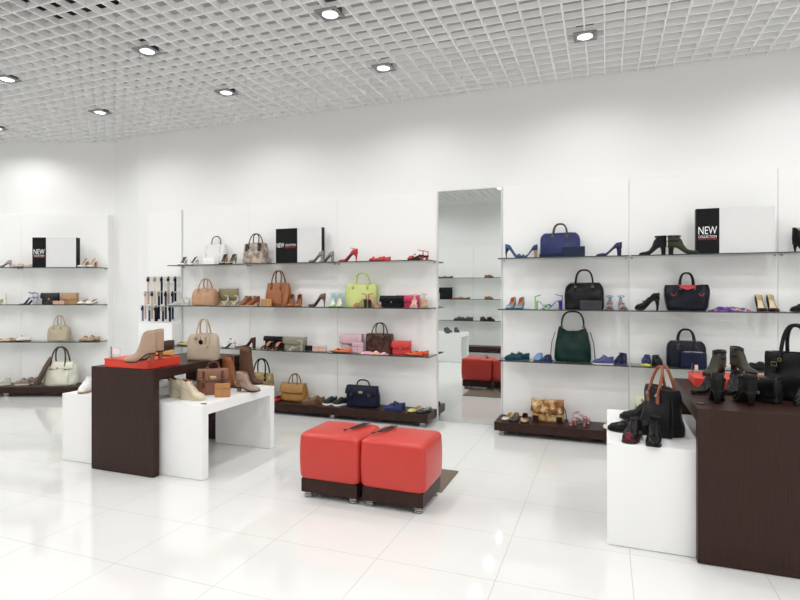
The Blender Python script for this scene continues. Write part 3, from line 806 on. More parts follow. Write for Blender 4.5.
            mb = MB(); pth = [(-W*.22, -D*.25, H+hh*.35), (-W*.30, -D*.55, H*.85), (-W*.40, -D*.72, H*.45), (-W*.50, -D*.80, .04)]
            mb.tube(pth, lambda t: .036+.040*t, 10, flat=.5); mb.build('scarf', x[1], r)
    return r
def make_wallet(name, label, cat, W, D, H, mat, clasp=None, seam=True):
    """small box-shaped wallet or clutch standing upright"""
    r = empty(name, (0, 0, 0), 0, label, cat)
    m = MB(); m.box(-W/2, W/2, -D/2, D/2, 0, H); m.build('body', mat, r, bevel=min(.006, D*.2))
    if seam: m = MB(); m.box(-W*.5-.0006, W*.5+.0006, -D/2-.0016, -D/2, H*.62, H*.64); m.box(-.001, .001, -D/2-.0012, -D/2, .003, H*.62); m.build('seam', plain('#2b2522', .6), r)
    if clasp: m = MB(); m.box(-.008, .008, -D/2-.005, -D/2, H*.56, H*.68); m.build('clasp', clasp, r, bevel=.0015)
    return r
def make_scarf(name, label, W, D, H, mat, seed=1):
    rings = []; N = 24; M = 14
    m = MB(); vs = []; fs = []
    for i in range(N+1):
        for j in range(M+1):
            u, v = i/N, j/M; x = (u-.5)*W; y = (v-.5)*D
            e = (1-abs(2*u-1)**4)*(1-abs(2*v-1)**4)
            z = .004 + H*e*(.55+.45*noise.noise(Vector((x*22+seed, y*26, seed)))+.12*math.sin(x*60+y*30))
            vs.append((x+.006*noise.noise(Vector((seed, y*30, 0))), y+.008*noise.noise(Vector((x*20, seed, 2))), max(z, .004)))
    for i in range(N):
        for j in range(M): a = i*(M+1)+j; fs.append((a, a+1, a+M+2, a+M+1))
    # skirt down to the shelf
    o = len(vs); border = [i*(M+1) for i in range(N+1)] + [N*(M+1)+j for j in range(1, M+1)] + [i*(M+1)+M for i in range(N-1, -1, -1)] + [j for j in range(M-1, 0, -1)]
    for b in border: vs.append((vs[b][0], vs[b][1], 0))
    n = len(border)
    for k in range(n): fs.append((border[k], border[(k+1) % n], o+(k+1) % n, o+k))
    fs.append(tuple(range(o, o+n))); m.add(vs, [f[::-1] for f in fs])
    o = m.build(name, mat, sharp=80); tag(o, label, 'scarf'); return o
# ---------------------------------------------------------------- stock placement
class Surf:
    def __init__(s, z, left=False, vc=None): s.z = z; s.left = left; s.vc = vc or (7.235 if left else 5.325)
    def U(s, px, v): return (px-CX)/F*v if s.left else on_y(px, v)
    def px(s, u, v): return CX+F*u/v if s.left else w2px(u, v)
    def Z(s, u, v): return v if s.left else -u*S_+v*C_
    def world(s, u, v): return cam2w(u, v) if s.left else (u, v)
    rot = property(lambda s: LWr if s.left else 0)
SF = {'L1': Surf(SH['1'], 1), 'L2': Surf(SH['2'], 1), 'L3': Surf(SH['3'], 1), 'LB': Surf(.13, 1, 7.17),
      'W1': Surf(SH['1']), 'W2': Surf(SH['2']), 'W3': Surf(SH['3']), 'WB': Surf(.13, 0, 5.28)}
def fit_bag(sf, px0, px1, ytop, D, dv):
    v = sf.vc + dv; mid = (px0+px1)/2; vp = 400 if sf.left else 606; D = D*.45
    if mid < vp: u0, u1 = sf.U(px0, v-D/2), sf.U(px1, v+D/2)
    else: u0, u1 = sf.U(px0, v+D/2), sf.U(px1, v-D/2)
    uc = (u0+u1)/2; z = CAMH - (ytop-YH)*sf.Z(uc, v)/F
    return uc, v, u1-u0, z - sf.z
def put(r, sf, u, v, ang=0):
    x, y = sf.world(u, v); r.location = (x, y, sf.z+.0004); r.rotation_euler = (0, 0, sf.rot+math.radians(ang)); return r
SNAME = {'L1': 'left wall top shelf', 'L2': 'left wall second shelf', 'L3': 'left wall third shelf', 'LB': 'left wall base', 'W1': 'top shelves of the back wall', 'W2': 'second shelves of the back wall', 'W3': 'third shelves of the back wall', 'WB': 'bases of the back wall'}
def bag(s, px0, px1, ybody, D, mat, kind='trap', ytop=None, dv=0, label='', name='handbag', cat='handbag', **k):
    sf = SF[s]; u, v, W, H = fit_bag(sf, px0, px1, ybody, D, dv)
    if ytop is not None: k['hh'] = (ybody-ytop)*sf.Z(u, v)/F
    r = make_bag(name, label, cat, kind, max(W, .08), D, H, mat, seed=int(px0), **k); r['group'] = 'bags on the ' + SNAME[s]; return put(r, sf, u, v)
def wallet(s, px0, px1, ytop, D, col, dv=0, label='', mat=None, **k):
    sf = SF[s]; u, v, W, H = fit_bag(sf, px0, px1, ytop, D, dv); r = make_wallet('wallet', label, 'wallet', max(W, .05), D, H, mat or leather(col), **k); return put(r, sf, u, v)
def fit_shoe(sf, px0, px1, ang, dv, Lp=.225):
    v = sf.vc+dv; a = math.radians(ang); best = None
    for n in range(17, 29):
        L = n/100; u = sf.U((px0+px1)/2, v)
        for _ in range(4):
            ps = [sf.px(u + sx*L/2*math.cos(a) - sy_*.036*math.sin(a), v + sx*L/2*math.sin(a) + sy_*.036*math.cos(a)) for sx in (-1, 1) for sy_ in (-1, 1)]
            u += sf.U((px0+px1)/2, v) - sf.U((min(ps)+max(ps))/2, v)
        e = abs((max(ps)-min(ps)) - (px1-px0)) + abs(L-Lp)*(40 if abs(math.cos(a)) < .5 else 3)
        if best is None or e < best[0]: best = (e, L, u)
    return best[1], best[2], v
def pair(s, spots, style, col, label, cat='shoe', name='shoe', sides=('left', 'right'), **k):
    sf = SF[s]; grp = k.pop('group', 'shoes on the ' + SNAME[s]); Lf = k.pop('Lf', .22); first = None
    for i, sp in enumerate(spots):
        px0, px1, ang = sp[:3]; dv = sp[3] if len(sp) > 3 else 0
        L, u, v = fit_shoe(sf, px0, px1, ang, dv, Lf)
        if first is None: r = first = make_shoe(name, '', cat, style, col, L=L, group=grp, **k)
        else: r = copy_tree(first)
        tag(r, label.replace('{s}', sides[i]) if len(spots) > 1 else label, cat, grp)
        put(r, sf, u, v, ang)
G = leather
# ======== left wall, top shelf
pair('L1', [(-3, 11, -160)], 'pump', '#a99f97', 'grey wedge pump on the left wall top shelf at the photo edge', hh=.05, heel='cone')
pair('L1', [(12, 24, -20, -.06), (20, 32, -165, .06)], 'flat', '#c9b9b2', '{s} jewelled flat sandal on the left wall top shelf beside the sign', extras=[('bow', .7)], excol='#e08a4e', lining='#e6dcd4')
pair('L1', [(79, 87, -105, -.03), (87.5, 96, -105, -.03)], 'pump', '#ecebe6', '{s} cream high heel right of the sign on the left wall shelf', hh=.075, heel='block', heelcol='#c7a183', extras=[('ankle', .055)], lining='#d9b99c')
# ---- second shelf
pair('L2', [(-8, 9, 165)], 'sandal', '#efe9e0', 'white strappy heeled sandal on the left wall second shelf at the photo edge', hh=.07, heel='block', extras=[('band', .75, .02, .03), ('ankle',)], lining='#e4d8c8')
pair('L2', [(19, 34, 190, -.05), (25, 37, 190, .06)], 'pump', '#d9d3e6', '{s} lilac and white high heel with black back on left wall', hh=.085, heel='stiletto', extras=[('ankle', .06)], excol='#1a1a1c', lining='#ece8ee')
bag('L2', 42, 60, 293.5, .08, quilt('#17171a', 26), 'clutch', dv=.0, label='black quilted studded clutch bag on the left wall second shelf', cat='bag', name='clutch_bag', extras=[('studs', BLACK), ('flap', .5, quilt('#17171a', 26)), ('clasp', .5)])
wallet('L2', 53, 65, 301, .03, '#dca593', dv=-.085, label='small salmon pink wallet in front of the black quilted clutch')
bag('L2', 62.5, 79, 293.5, .08, quilt('#b79169', 26), 'clutch', dv=.0, label='tan quilted clutch bag right of the black studded clutch', cat='bag', name='clutch_bag', extras=[('flap', .6, quilt('#b79169', 26)), ('clasp', .45)], hmat=G('#7d6350'))
pair('L2', [(79.5, 87.5, -108, -.03), (88, 96, -108, -.03)], 'flat', '#efe9dd', '{s} cream low shoe at the right end of left wall second shelf', cat='shoe', lining='#a58a70', hh=.02, heel='block', extras=[('bow',)])
# ---- third shelf
pair('L3', [(-6, 12, 180, -.06)], 'flat', '#d9c2a4', 'beige flat pump on the left wall third shelf at the photo edge', lining='#7a4a2e')
pair('L3', [(7, 21, 190, .05)], 'flat', '#cdb08c', 'tan pointed flat shoe on the left wall third shelf beside the white one', lining='#6b4630')
pair('L3', [(18, 29, 215)], 'loafer', '#ece8e0', 'white flat shoe with red trim on the left wall third shelf', extras=[('bow', .6)], excol='#a33c34', lining='#b9a58c')
bag('L3', 47.5, 71, 326, .15, G('#b3a78f', .4, 150), 'boston', ytop=315.5, label='small beige handbag alone on the left wall third shelf', extras=[('handles',), ('zip',), ('seam', (-.3, .3))], hw=.36, hr=.007)
pair('L3', [(78, 94, 187, -.04), (85, 101, 185, .065)], 'loafer', '#b79d7c', '{s} tan leather loafer at the right end of left wall third shelf', sides=('nearer', 'farther'), extras=[('bow', .58)], excol='#8a6a4a', lining='#7a5a3e')
# ---- base
pair('LB', [(-9, 7, 200)], 'oxford', '#d8d6cc', 'white laced shoe with black top on the left wall base at photo edge', extras=[('laces', '#f2f2f2')], lining='#222')if False else None
pair('LB', [(-5, 11, 215)], 'sneaker', '#cfcdbf', 'cream laced sneaker on the left wall base at the photo edge', cat='sneaker', name='sneaker', extras=[('laces', '#ffffff')], sole='#e9e7df', lining='#4b463e')
pair('LB', [(15, 29, 195), (23, 36, 195, .10)], 'sneaker', '#988a7d', '{s} taupe slip-on shoe on the left wall base beside the cream bag', sides=('nearer', 'farther'), sole='#d7cfc2', lining='#6e5e50')
bag('LB', 42, 79, 362, .17, G('#dcdccb', .38, 120), 'soft', ytop=347, label='cream leather handbag with dark trim on the left wall base', extras=[('handles',), ('flap', .28), ('clasp', .76), ('seam', (-.34, .34)), ('scarf', G('#5b4a44', .6))], hmat=G('#4f463e'), hw=.42, hr=.010, wr=.012, hlean=.01)

# ======== left unit, top shelf
pair('W1', [(178, 187, -80), (188, 197, -100)], 'pump', '#f0efec', '{s} white pump with brown lining at the left end of the top shelf', hh=.06, heel='cone', lining='#7d5a44', extras=[])
bag('W1', 204, 228.5, 244.5, .13, quilt('#eeeeec', 30, .5, 45, .62), 'trap', ytop=236.5, dv=.07, label='white woven leather handbag with black handle on the top shelf', extras=[('handles', 1), ('seam', (-.3, .3))], hmat=G('#2a2827'), hw=.42)
wallet('W1', 203, 214.5, 258.3, .02, '#f3f3f0', dv=-.09, label='small white wallet in front of the white woven handbag', seam=False)
pair('W1', [(219, 228, -75, -.065), (227, 236, -85, -.05)], 'pump', '#b9b4ac', '{s} metallic silver pump beside the white handbag on the top shelf', hh=.075, heel='stiletto', lining='#6a4c33', mat=plain('#b9b2a6', .25, .8, 'silver_leather'), Lf=.19)
bag('W1', 243, 269, 243.5, .15, scaly('#8d7f73', '#cbbdb0', 130, '#a99a8d'), 'trap', ytop=234, dv=.02, label='grey snakeskin handbag with black handles on the top shelf', extras=[('handles',), ('zip', BLACK), ('straps', (-.28, .28), .62, .96)], hmat=G('#2e2a29'), hw=.42, metal=STEEL)
pair('W1', [(311, 323, -155, -.04), (317, 329, -155, .06)], 'pump', '#97918d', '{s} grey suede pump right of the centre sign on the top shelf', hh=.07, heel='block', lining='#d5c9bd') if False else None
pair('W1', [(323.5, 335, -160, .02), (314, 326, -160, .085)], 'pump', '#97918d', '{s} grey suede pump right of the centre sign on the top shelf', sides=('nearer', 'farther'), hh=.07, heel='block', lining='#d5c9bd') if False else None
pair('W1', [(310, 322, 192, -.09), (321, 332, 188, -.005)], 'pump', '#8f8884', '{s} grey suede high heel in front of the centre sign, right end', hh=.07, heel='block', lining='#d5c9bd')
pair('W1', [(337, 359, 180)], 'pump', '#b92531', 'red slingback high heel on the top shelf right of centre sign', hh=.085, heel='stiletto', lining='#c23a3a', extras=[('ankle', .055), ('band', .5, .01, .03)])
pair('W1', [(370, 384, 188, -.05), (375, 391, 184, .05)], 'flat', '#cf2e38', '{s} red flat sandal with bow in the middle of the top shelf', sides=('nearer', 'farther'), extras=[('bow', .3), ('bow', .72)], lining='#c9a34e')
pair('W1', [(407, 424, 184, -.05), (412, 429, 184, .05)], 'sandal', '#c3202c', '{s} red platform sandal with bow at the right end of top shelf', sides=('nearer', 'farther'), hh=.035, heel='block', plat=.012, extras=[('band', .72, .025, .032), ('ankle', .045), ('band', .85, .02, .024), ('bow', .55)], lining='#b01f2c')
# ---- second shelf
pair('W2', [(171, 184, 195, -.04), (177, 190, 195, .06)], 'sandal', '#d5d2cb', '{s} silver strappy sandal at the left end of the second shelf', sides=('nearer', 'farther'), hh=.03, heel='block', lining='#e2dccf', extras=[('band', .8, .01, .025), ('band', .68, .01, .032), ('band', .56, .01, .038), ('ankle', .05), ('cross',)])
bag('W2', 192, 219, 289, .16, G('#b48b6c', .42, 160), 'boston', ytop=279, label='tan leather bowling handbag on the second shelf, leftmost bag there', extras=[('handles',), ('zip',), ('seam', (-.05, .4))], hw=.36, hr=.0075)
bag('W2', 220, 238.5, 289.5, .05, G('#8c8360', .45), 'clutch', dv=.10, label='khaki green clutch bag standing behind jewelled sandals', name='clutch_bag', cat='bag', extras=[('flap', .6)])
pair('W2', [(219, 229, -85, -.03), (229, 238, -90, -.03)], 'sandal', '#c9c3b8', '{s} pale jewelled sandal in front of the khaki clutch', hh=.05, heel='block', extras=[('flower',), ('band', .74, .02, .03), ('ankle', .06)], excol='#cfcac6', lining='#b9a98a', Lf=.18)
pair('W2', [(241, 249, -112), (249, 257, -112)], 'oxford', '#8a4f2b', '{s} brown laced heeled oxford on the second shelf', hh=.03, heel='block', heelcol='#b98b5a', extras=[('laces', '#3a2418')], sole='#cdb089', lining='#4a2a18')
bag('W2', 265, 292, 283, .16, G('#9a5f3a', .38, 120), 'soft', ytop=271, dv=.03, label='cognac brown leather handbag on the second shelf', extras=[('handles',), ('seam', (-.2, .2)), ('pocket', .3, .62)], hmat=G('#7a4526'), hw=.4, hr=.008, wr=.01)
wallet('W2', 261, 272, 299, .025, '#b98a55', dv=-.09, label='small mustard tan wallet in front of the cognac handbag')
pair('W2', [(287, 295, -68, -.05), (294, 303, -72, -.03)], 'pump', '#b0682f', '{s} caramel brown pump beside the cognac handbag', hh=.085, heel='block', lining='#7d4522')
pair('W2', [(306.5, 327, 180)], 'pump', '#6f5545', 'taupe suede high heel pump in side view, second shelf', hh=.095, heel='stiletto', lining='#8d7868', plat=.0)
pair('W2', [(328, 337, -68), (335, 344, -68)], 'pump', '#8fd0dc', '{s} pale blue high heel with yellow toe on the second shelf', hh=.08, heel='block', lining='#e6e3d4', extras=[('toecap', '#e5e04a'), ('ankle', .06)], excol='#bfe0e6')
bag('W2', 345, 379, 284.5, .15, G('#c3cd80', .42, 200, .08, .05), 'wing', ytop=273, dv=.03, label='lime yellow leather handbag on the second shelf', extras=[('handles',), ('seam', (-.36, .36)), ('zip',)], hw=.44, hr=.007, wr=.003)
pair('W2', [(353, 365, 190, -.085), (369, 381, -10, -.085)], 'sandal', '#6e544c', '{s} strappy block heel sandal in front of the lime handbag', hh=.085, heel='block', heelcol='#3a302c', extras=[('band', .8, .012, .025), ('cross',), ('ankle', .05)], excol='#b97f70', lining='#c9917d')
bag('W2', 381, 404, 296.5, .05, G('#131316', .22), 'clutch', dv=-.04, label='black patent clutch bag on the second shelf right of lime bag', name='clutch_bag', cat='bag', extras=[('flap', .55), ('clasp', .5, .006)], wr=.002, metal=STEEL)
bag('W2', 397, 420, 296, .05, G('#d2436a', .4), 'clutch', dv=.10, label='hot pink clutch bag partly behind the black patent clutch', name='clutch_bag', cat='bag', extras=[('flap', .5)], wr=.002)
pair('W2', [(409, 419, -75, -.035)], 'sandal', '#d8b6a8', 'pale pink strappy heel in front of the pink clutch', hh=.07, heel='block', extras=[('band', .78, .015, .025), ('cross',), ('ankle', .055)], lining='#d8a894', Lf=.17)
pair('W2', [(419.5, 430, -70, -.02)], 'sandal', '#c9c7c2', 'silver strappy heel at the right end of the second shelf', hh=.075, heel='block', heelcol='#3a3a3a', extras=[('band', .78, .02, .025), ('ankle', .06), ('band', .66, .01, .032)], lining='#b58d6a')
# ---- third shelf
pair('W3', [(176, 190, 170)], 'flat', '#c6b489', 'gold flat shoe at the left end of the third shelf behind beige bag', lining='#8b6e48')
pair('W3', [(222, 235, 185, -.04), (228, 241, 5, .05)], 'pump', '#eceae6', '{s} white and coral slingback shoe on the third shelf', hh=.05, heel='cone', extras=[('toecap', '#e0605a'), ('sling',)], lining='#b88f5f')
pair('W3', [(239, 257.5, 180)], 'pump', '#4b2f2e', 'dark burgundy brown block heel pump in side view, third shelf', hh=.075, heel='block', lining='#5d3c36', extras=[])
bag('W3', 265, 288, 337, .035, G('#1d1c1f', .35), 'clutch', dv=.115, label='black clutch bag behind the strappy heels on the third shelf', name='clutch_bag', cat='bag', extras=[('flap', .4)])
pair('W3', [(262, 271, -110, -.03), (271.5, 280, -110, -.055)], 'sandal', '#2a2222', '{s} black strappy heel in front of the black clutch, third shelf', hh=.075, heel='block', extras=[('band', .8, .012, .024), ('band', .7, .012, .032), ('cross',), ('ankle', .055)], lining='#b58058', Lf=.18)
bag('W3', 284, 307, 337.5, .06, G('#8d8a78', .45), 'clutch', dv=.055, label='grey green envelope clutch on the third shelf', name='clutch_bag', cat='bag', extras=[('flap', .6)])
pair('W3', [(287, 303, 195, -.075)], 'sandal', '#b9b5ac', 'silver strappy sandal in front of the grey green clutch', hh=.055, heel='cone', extras=[('band', .8, .01, .024), ('ankle', .05), ('cross',)], lining='#a7a093')
wallet('W3', 305, 312.5, 345.5, .03, '#252529', dv=.0, label='small black wallet on the third shelf beside a pink wallet')
wallet('W3', 312.5, 326.5, 345.5, .03, '#d9b3a9', dv=-.02, label='pale pink wallet on the third shelf right of the black wallet')
bag('W3', 341, 363.5, 334.5, .07, G('#d5b3bb', .42, 200, .05, .04), 'box', dv=.06, label='pale pink flap shoulder bag on the third shelf', extras=[('flap', .55), ('clasp', .45), ('chain', STEEL)], wr=.001)
wallet('W3', 352, 364, 342.5, .03, '#cfa9b4', dv=-.02, label='mauve pink wallet in front of the pale pink flap bag')
pair('W3', [(331, 352, 180, -.055)], 'flat', '#d9713f', 'orange flat pump in front of the pale pink bag', lining='#2d2a36', extras=[('bow', .7)])
bag('W3', 366, 393.5, 333.5, .14, scaly('#3a2320', '#5f3d35', 90), 'box', ytop=323, dv=.045, label='dark brown crocodile handbag with thin handles on the third shelf', extras=[('handles',), ('zip',), ('seam', (-.42, .42))], hmat=G('#3a2522'), hw=.46, wr=.002)
o = make_scarf('folded_scarf', 'pink and yellow printed scarf folded in front of the brown bag', .31, .075, .035, multi(['#e3a0c6', '#c46fb0', '#f0ecd8', '#d9d63c', '#e08ab8'], 16), 4)
x = on_y(374, 5.255); o.location = (x, 5.255, SH['3']+.0004)
bag('W3', 392, 411.5, 341.5, .07, G('#d03638', .38, 200, .05, .04), 'box', dv=.05, label='red flap shoulder bag at the right of the third shelf', extras=[('flap', .55), ('clasp', .45, .008), ('chain', GOLD)], wr=.001)
pair('W3', [(404, 424, 176, -.06), (410, 430, 176, .02)], 'flat', '#dd5526', '{s} bright orange pointed flat at the right end of the third shelf', sides=('nearer', 'farther'), lining='#c98a5f')
# ---- base
bag('WB', 248, 275, 373, .15, scaly('#8b7750', '#b9a672', 90, '#a18d60'), 'trap', ytop=359, dv=-.02, label='olive gold snakeskin handbag with black handles behind the white table', extras=[('handles',), ('zip',)], hmat=G('#1a1919'), hw=.5, hr=.008)
pair('WB', [(273, 280.5, -90, -.045)], 'flat', '#b8332c', 'red flat shoe on the base beside the white table leg', lining='#7a2a22', Lf=.18)
bag('WB', 280.5, 309, 383.5, .16, G('#9b6f35', .4, 120, .12, .1), 'soft', ytop=374, dv=.05, label='mustard brown leather satchel on the base under left unit', extras=[('handles',), ('flap', .52), ('clasp', .5, .006), ('zip',)], hmat=G('#6b451f'), hw=.34, wr=.008)
pair('WB', [(301, 317, 184, -.05), (309, 326, 184, .07)], 'loafer', '#6e5038', '{s} brown moccasin on the base right of the mustard satchel', sides=('nearer', 'farther'), extras=[('tassel',)], excol='#b28b5c', lining='#a8855a', sole='#8a6a48')
pair('WB', [(324, 336, 235), (334, 346, 235)], 'sneaker', '#2e2e31', '{s} black and white laced sneaker on the base beside navy satchel', cat='sneaker', name='sneaker', extras=[('laces', '#f5f5f5')], sole='#efefef', lining='#8d8d8f')
bag('WB', 345.5, 381, 386, .17, G('#171d2f', .36, 120, .12, .12), 'soft', ytop=380, dv=.04, label='navy blue satchel with flap and oval clasp on the base', name='satchel', cat='satchel', extras=[('handles', 1), ('flap', .40), ('straps', (-.27, .27), .36, .97), ('oval', .74)], hmat=G('#141a2a'), hw=.38, hr=.008, wr=.008)
pair('WB', [(383, 403, 183, -.05), (387, 406, 183, .07)], 'loafer', '#33406a', '{s} navy moccasin on the base right of the navy satchel', sides=('nearer', 'farther'), extras=[('bow', .6)], excol='#6a2440', sole='#2a3356', lining='#5d2438')
pair('WB', [(409, 420.5, 240, -.02)], 'flat', '#c9c07a', 'pale yellow flat shoe near the right end of the left base', lining='#b79a72')
pair('WB', [(418.5, 430, 235, -.02)], 'flat', '#3d4658', 'slate blue flat shoe at the right end of the left base', lining='#c3b39a')

# ======== right unit, top shelf
pair('W1', [(506, 522, -10, -.06)], 'pump', '#2c4a78', 'blue high heel with bow facing right, first shoe right of mirror', hh=.085, heel='stiletto', extras=[('bow', .8)], excol='#2c5a66', lining='#46628a', heelcol='#1d2f52')
pair('W1', [(520, 537, 190, .04)], 'pump', '#27456f', 'blue bow pump with tan block heel facing left on the top shelf', hh=.08, heel='block', heelcol='#b5926a', extras=[('bow', .8)], excol='#23505c', lining='#46628a')
bag('W1', 540, 580.5, 233.5, .16, G('#2f3560', .36, 130, .12, .1), 'boston', ytop=224, dv=.03, label='navy blue leather bowling bag on the top shelf', extras=[('handles',), ('zip', STEEL), ('band', .14, G('#20243c'))], hmat=G('#4b4546', .4), hw=.34, hr=.0075, wr=.007, metal=STEEL)
wallet('W1', 562, 585, 246.5, .03, '#222c42', dv=-.085, label='navy wallet in front of the navy bowling bag')
pair('W1', [(596, 622, 180)], 'pump', '#3d3558', 'dark purple block heel pump at the right of the top shelf', hh=.075, heel='block', lining='#b9aa92', heelcol='#2a2842')
pair('W1', [(638.5, 667, 183)], 'ankleboot', '#1d1d22', 'black open-sided bootie on the top shelf left of the sign', hh=.07, heel='block', hs=.72, extras=[('cuff', (.085, .05))], cat='ankle boot', name='ankle_boot', lining='#44444a')
pair('W1', [(668, 699, -5, -.05)], 'ankleboot', '#3b3f2c', 'olive green buckled bootie beside the right sign on the top shelf', hh=.065, heel='block', heelcol='#1c1c1e', hs=.72, extras=[('cuff', (.085, .045))], excol='#1c1c22', cat='ankle boot', name='ankle_boot', lining='#2b2b26')
pair('W1', [(795, 812, -60)], 'ankleboot', '#17171a', 'black high heeled ankle boot on the top shelf at the right photo edge', hh=.07, heel='stiletto', cat='ankle boot', name='ankle_boot')
# ---- second shelf
pair('W2', [(506, 516, -105), (514.5, 524.5, -105)], 'pump', '#7d9fb0', '{s} light blue pump with orange lining near the mirror', hh=.06, heel='cone', lining='#c06a35', extras=[('bow', .76)], excol='#7fa6b8')
pair('W2', [(536, 551, -10, -.07)], 'sandal', '#8fb98a', 'mint green block heel sandal on the second shelf right of mirror', hh=.075, heel='block', lining='#a7c79e', extras=[('cross',), ('ankle', .045), ('band', .82, .014, .022)])
pair('W2', [(541, 563, 190, .05)], 'sandal', '#2b249c', 'violet blue block heel sandal beside the mint green one', hh=.075, heel='block', lining='#2f2aa6', extras=[('cross',), ('ankle', .05), ('band', .82, .016, .024)])
bag('W2', 564.5, 604, 283, .17, G('#19191b', .3, 120, .14, .1), 'boston', ytop=270, dv=.03, label='large black leather handbag in the middle of right second shelf', extras=[('handles',), ('zip', STEEL)], hw=.44, hr=.008, wr=.011, metal=STEEL)
wallet('W2', 580, 602, 300.5, .025, '#3d3d42', dv=-.095, label='dark grey wallet in front of the large black handbag')
pair('W2', [(604.5, 614.5, -92), (617, 627.5, -84)], 'sandal', '#7f9db3', '{s} pale blue strappy sandal on the second shelf beside black bag', hh=.06, heel='block', lining='#9a5f4a', extras=[('band', .8, .02, .026), ('band', .66, .018, .034), ('ankle', .055), ('cross',)])
pair('W2', [(634.5, 660, 184)], 'loafer', '#17171a', 'black high heeled loafer on the right second shelf', hh=.085, heel='cone', plat=.01, extras=[('tassel',)], lining='#2a2a2c')
bag('W2', 663.5, 710.5, 285, .17, G('#14161f', .28, 110, .1, .15), 'wing', ytop=273, dv=.03, label='black leather handbag with red trim on the right second shelf', extras=[('handles',), ('collar', G('#b8202a')), ('seam', (-.44, .44))], hw=.30, hr=.008, wr=.009)
o = make_scarf('folded_scarf', 'purple and orange patterned scarf folded on the right second shelf', .30, .16, .045, multi(['#2f2c86', '#3d3486', '#b04a5a', '#5a3f86', '#cfae6c', '#343a92'], 17), 9)
o.location = (on_y(730, 5.30), 5.30, SH['2']+.0004)
pair('W2', [(755.5, 766.5, -88), (767, 778.5, -88)], 'pump', '#18181a', '{s} black pump with cream lining on the right second shelf', hh=.09, heel='stiletto', lining='#d9c9a3', sole='#7a2a20')
pair('W2', [(793, 812, 183)], 'loafer', '#1c1a1a', 'black loafer on the second shelf at the right photo edge', lining='#333')if False else pair('W2', [(793, 812, 183)], 'loafer', '#1c1a1a', 'black loafer on the second shelf at the right photo edge', lining='#333333')
# ---- third shelf
pair('W3', [(505, 522, 183, -.06), (510, 531, 183, .03)], 'loafer', '#1f4350', '{s} dark teal loafer on the third shelf right of the mirror', sides=('nearer', 'farther'), extras=[('bow', .6)], excol='#9a8a5a', lining='#20343c', sole='#1b2f38')
pair('W3', [(534.5, 543, -92)], 'loafer', '#6d8fc0', 'sky blue round-toe flat seen from the front, third shelf', lining='#8c8f98', sole='#3d4a66')
pair('W3', [(543.5, 552, -92, -.085)], 'loafer', '#232a44', 'navy round-toe flat with tan inside beside the sky blue one', lining='#a58a6e', sole='#2b3c78')
bag('W3', 553.5, 592, 327, .13, G('#122c27', .36, 110, .12, .1), 'hobo', ytop=311.5, dv=.05, label='dark green leather hobo bag on the third shelf', name='hobo_bag', extras=[('handles', 1), ('longstrap', -1), ('longstrap', 1)], hw=.58, hr=.008, wr=.010, hmat=G('#16302b'))
pair('W3', [(592, 614, 183, -.075)], 'oxford', '#3d4575', 'cobalt blue laced oxford right of the green hobo bag', extras=[('laces', '#1c2140')], sole='#dad6cc', lining='#2a2f4e', hs=.8)
pair('W3', [(615.5, 626, 250, .02)], 'oxford', '#1a2038', 'dark navy laced shoe seen from the front beside the cobalt oxford', extras=[('laces', '#0e1220')], sole='#39418c', lining='#232a48')
pair('W3', [(641, 652, -98)], 'sneaker', '#2b2e58', 'navy sneaker with yellow sole on the right third shelf', cat='sneaker', name='sneaker', extras=[('laces', '#3b3f6a')], sole='#d9d84a', lining='#1b1d33')
pair('W3', [(652, 662, -85)], 'sneaker', '#19191c', 'black sneaker beside the navy yellow-soled one', cat='sneaker', name='sneaker', extras=[('laces', '#2a2a2c')], sole='#1f1f22', lining='#333336')
bag('W3', 666, 706.5, 341, .15, G('#161b26', .34, 130, .1, .1), 'boston', ytop=329.5, dv=.035, label='black navy rounded handbag on the right third shelf', extras=[('handles',), ('straps', (-.22, .22), .55, .98), ('zip', STEEL)], hw=.42, hr=.0085, wr=.004)
bag('W3', 680, 707, 352.5, .06, G('#1a1e36', .4), 'clutch', dv=-.085, label='small navy zip pouch in front of the rounded dark handbag', name='pouch', cat='pouch', extras=[('zip', STEEL)], wr=.003)
pair('W3', [(745, 762, 182, -.06), (752, 772, 181, .04)], 'loafer', '#1a1a1c', '{s} black loafer on the third shelf behind the black booties', sides=('nearer', 'farther'), lining='#2c2c2e')
# ---- base
pair('WB', [(503, 511.5, -108, -.02)], 'pump', '#d3cdc4', 'silver white pump, leftmost of three on the right base', hh=.0, lining='#b79a66')
pair('WB', [(511, 519, -92, -.02)], 'flat', '#4a4744', 'dark grey flat, middle of three on the right base', lining='#a0855e')
pair('WB', [(520.5, 529, -85, -.02)], 'flat', '#b49a86', 'nude leopard flat with dark back, right of three on base', lining='#3a2f29', mat=scaly('#4a3226', '#caa98a', 160))
bag('WB', 532, 564, 400, .10, scaly('#a07040', '#d9bd92', 80, '#c99c66'), 'box', dv=.05, label='snakeskin flap bag with dark strap on the right base', extras=[('flap', .62, scaly('#7b4a28', '#e0cfae', 70, '#c08a50')), ('corners', G('#2b1d18')), ('longstrap', 1, G('#3a251d')), ('clasp', .36)], hmat=G('#3a251d'), wr=.003)
pair('WB', [(567, 586, 183, -.05), (573, 592, 5, .06)], 'sandal', '#a87a7c', '{s} dusty pink strappy heeled sandal on the right base', sides=('nearer', 'farther'), hh=.04, heel='block', extras=[('cross',), ('band', .8, .012, .024), ('ankle', .05), ('wing',)], excol='#b58587', lining='#6a5450')
pair('WB', [(602, 614, -95, -.02)], 'flat', '#e2dfd2', 'white flat shoe on the base just behind the right white table', lining='#bfb08c')
bag('WB', 634, 652, 397, .10, G('#c9cbb0', .4), 'soft', dv=.05, label='small cream bag with black trim behind the black laced boots', extras=[('flap', .3), ('seam', (-.4, .4))], hmat=G('#1c1c1a'))

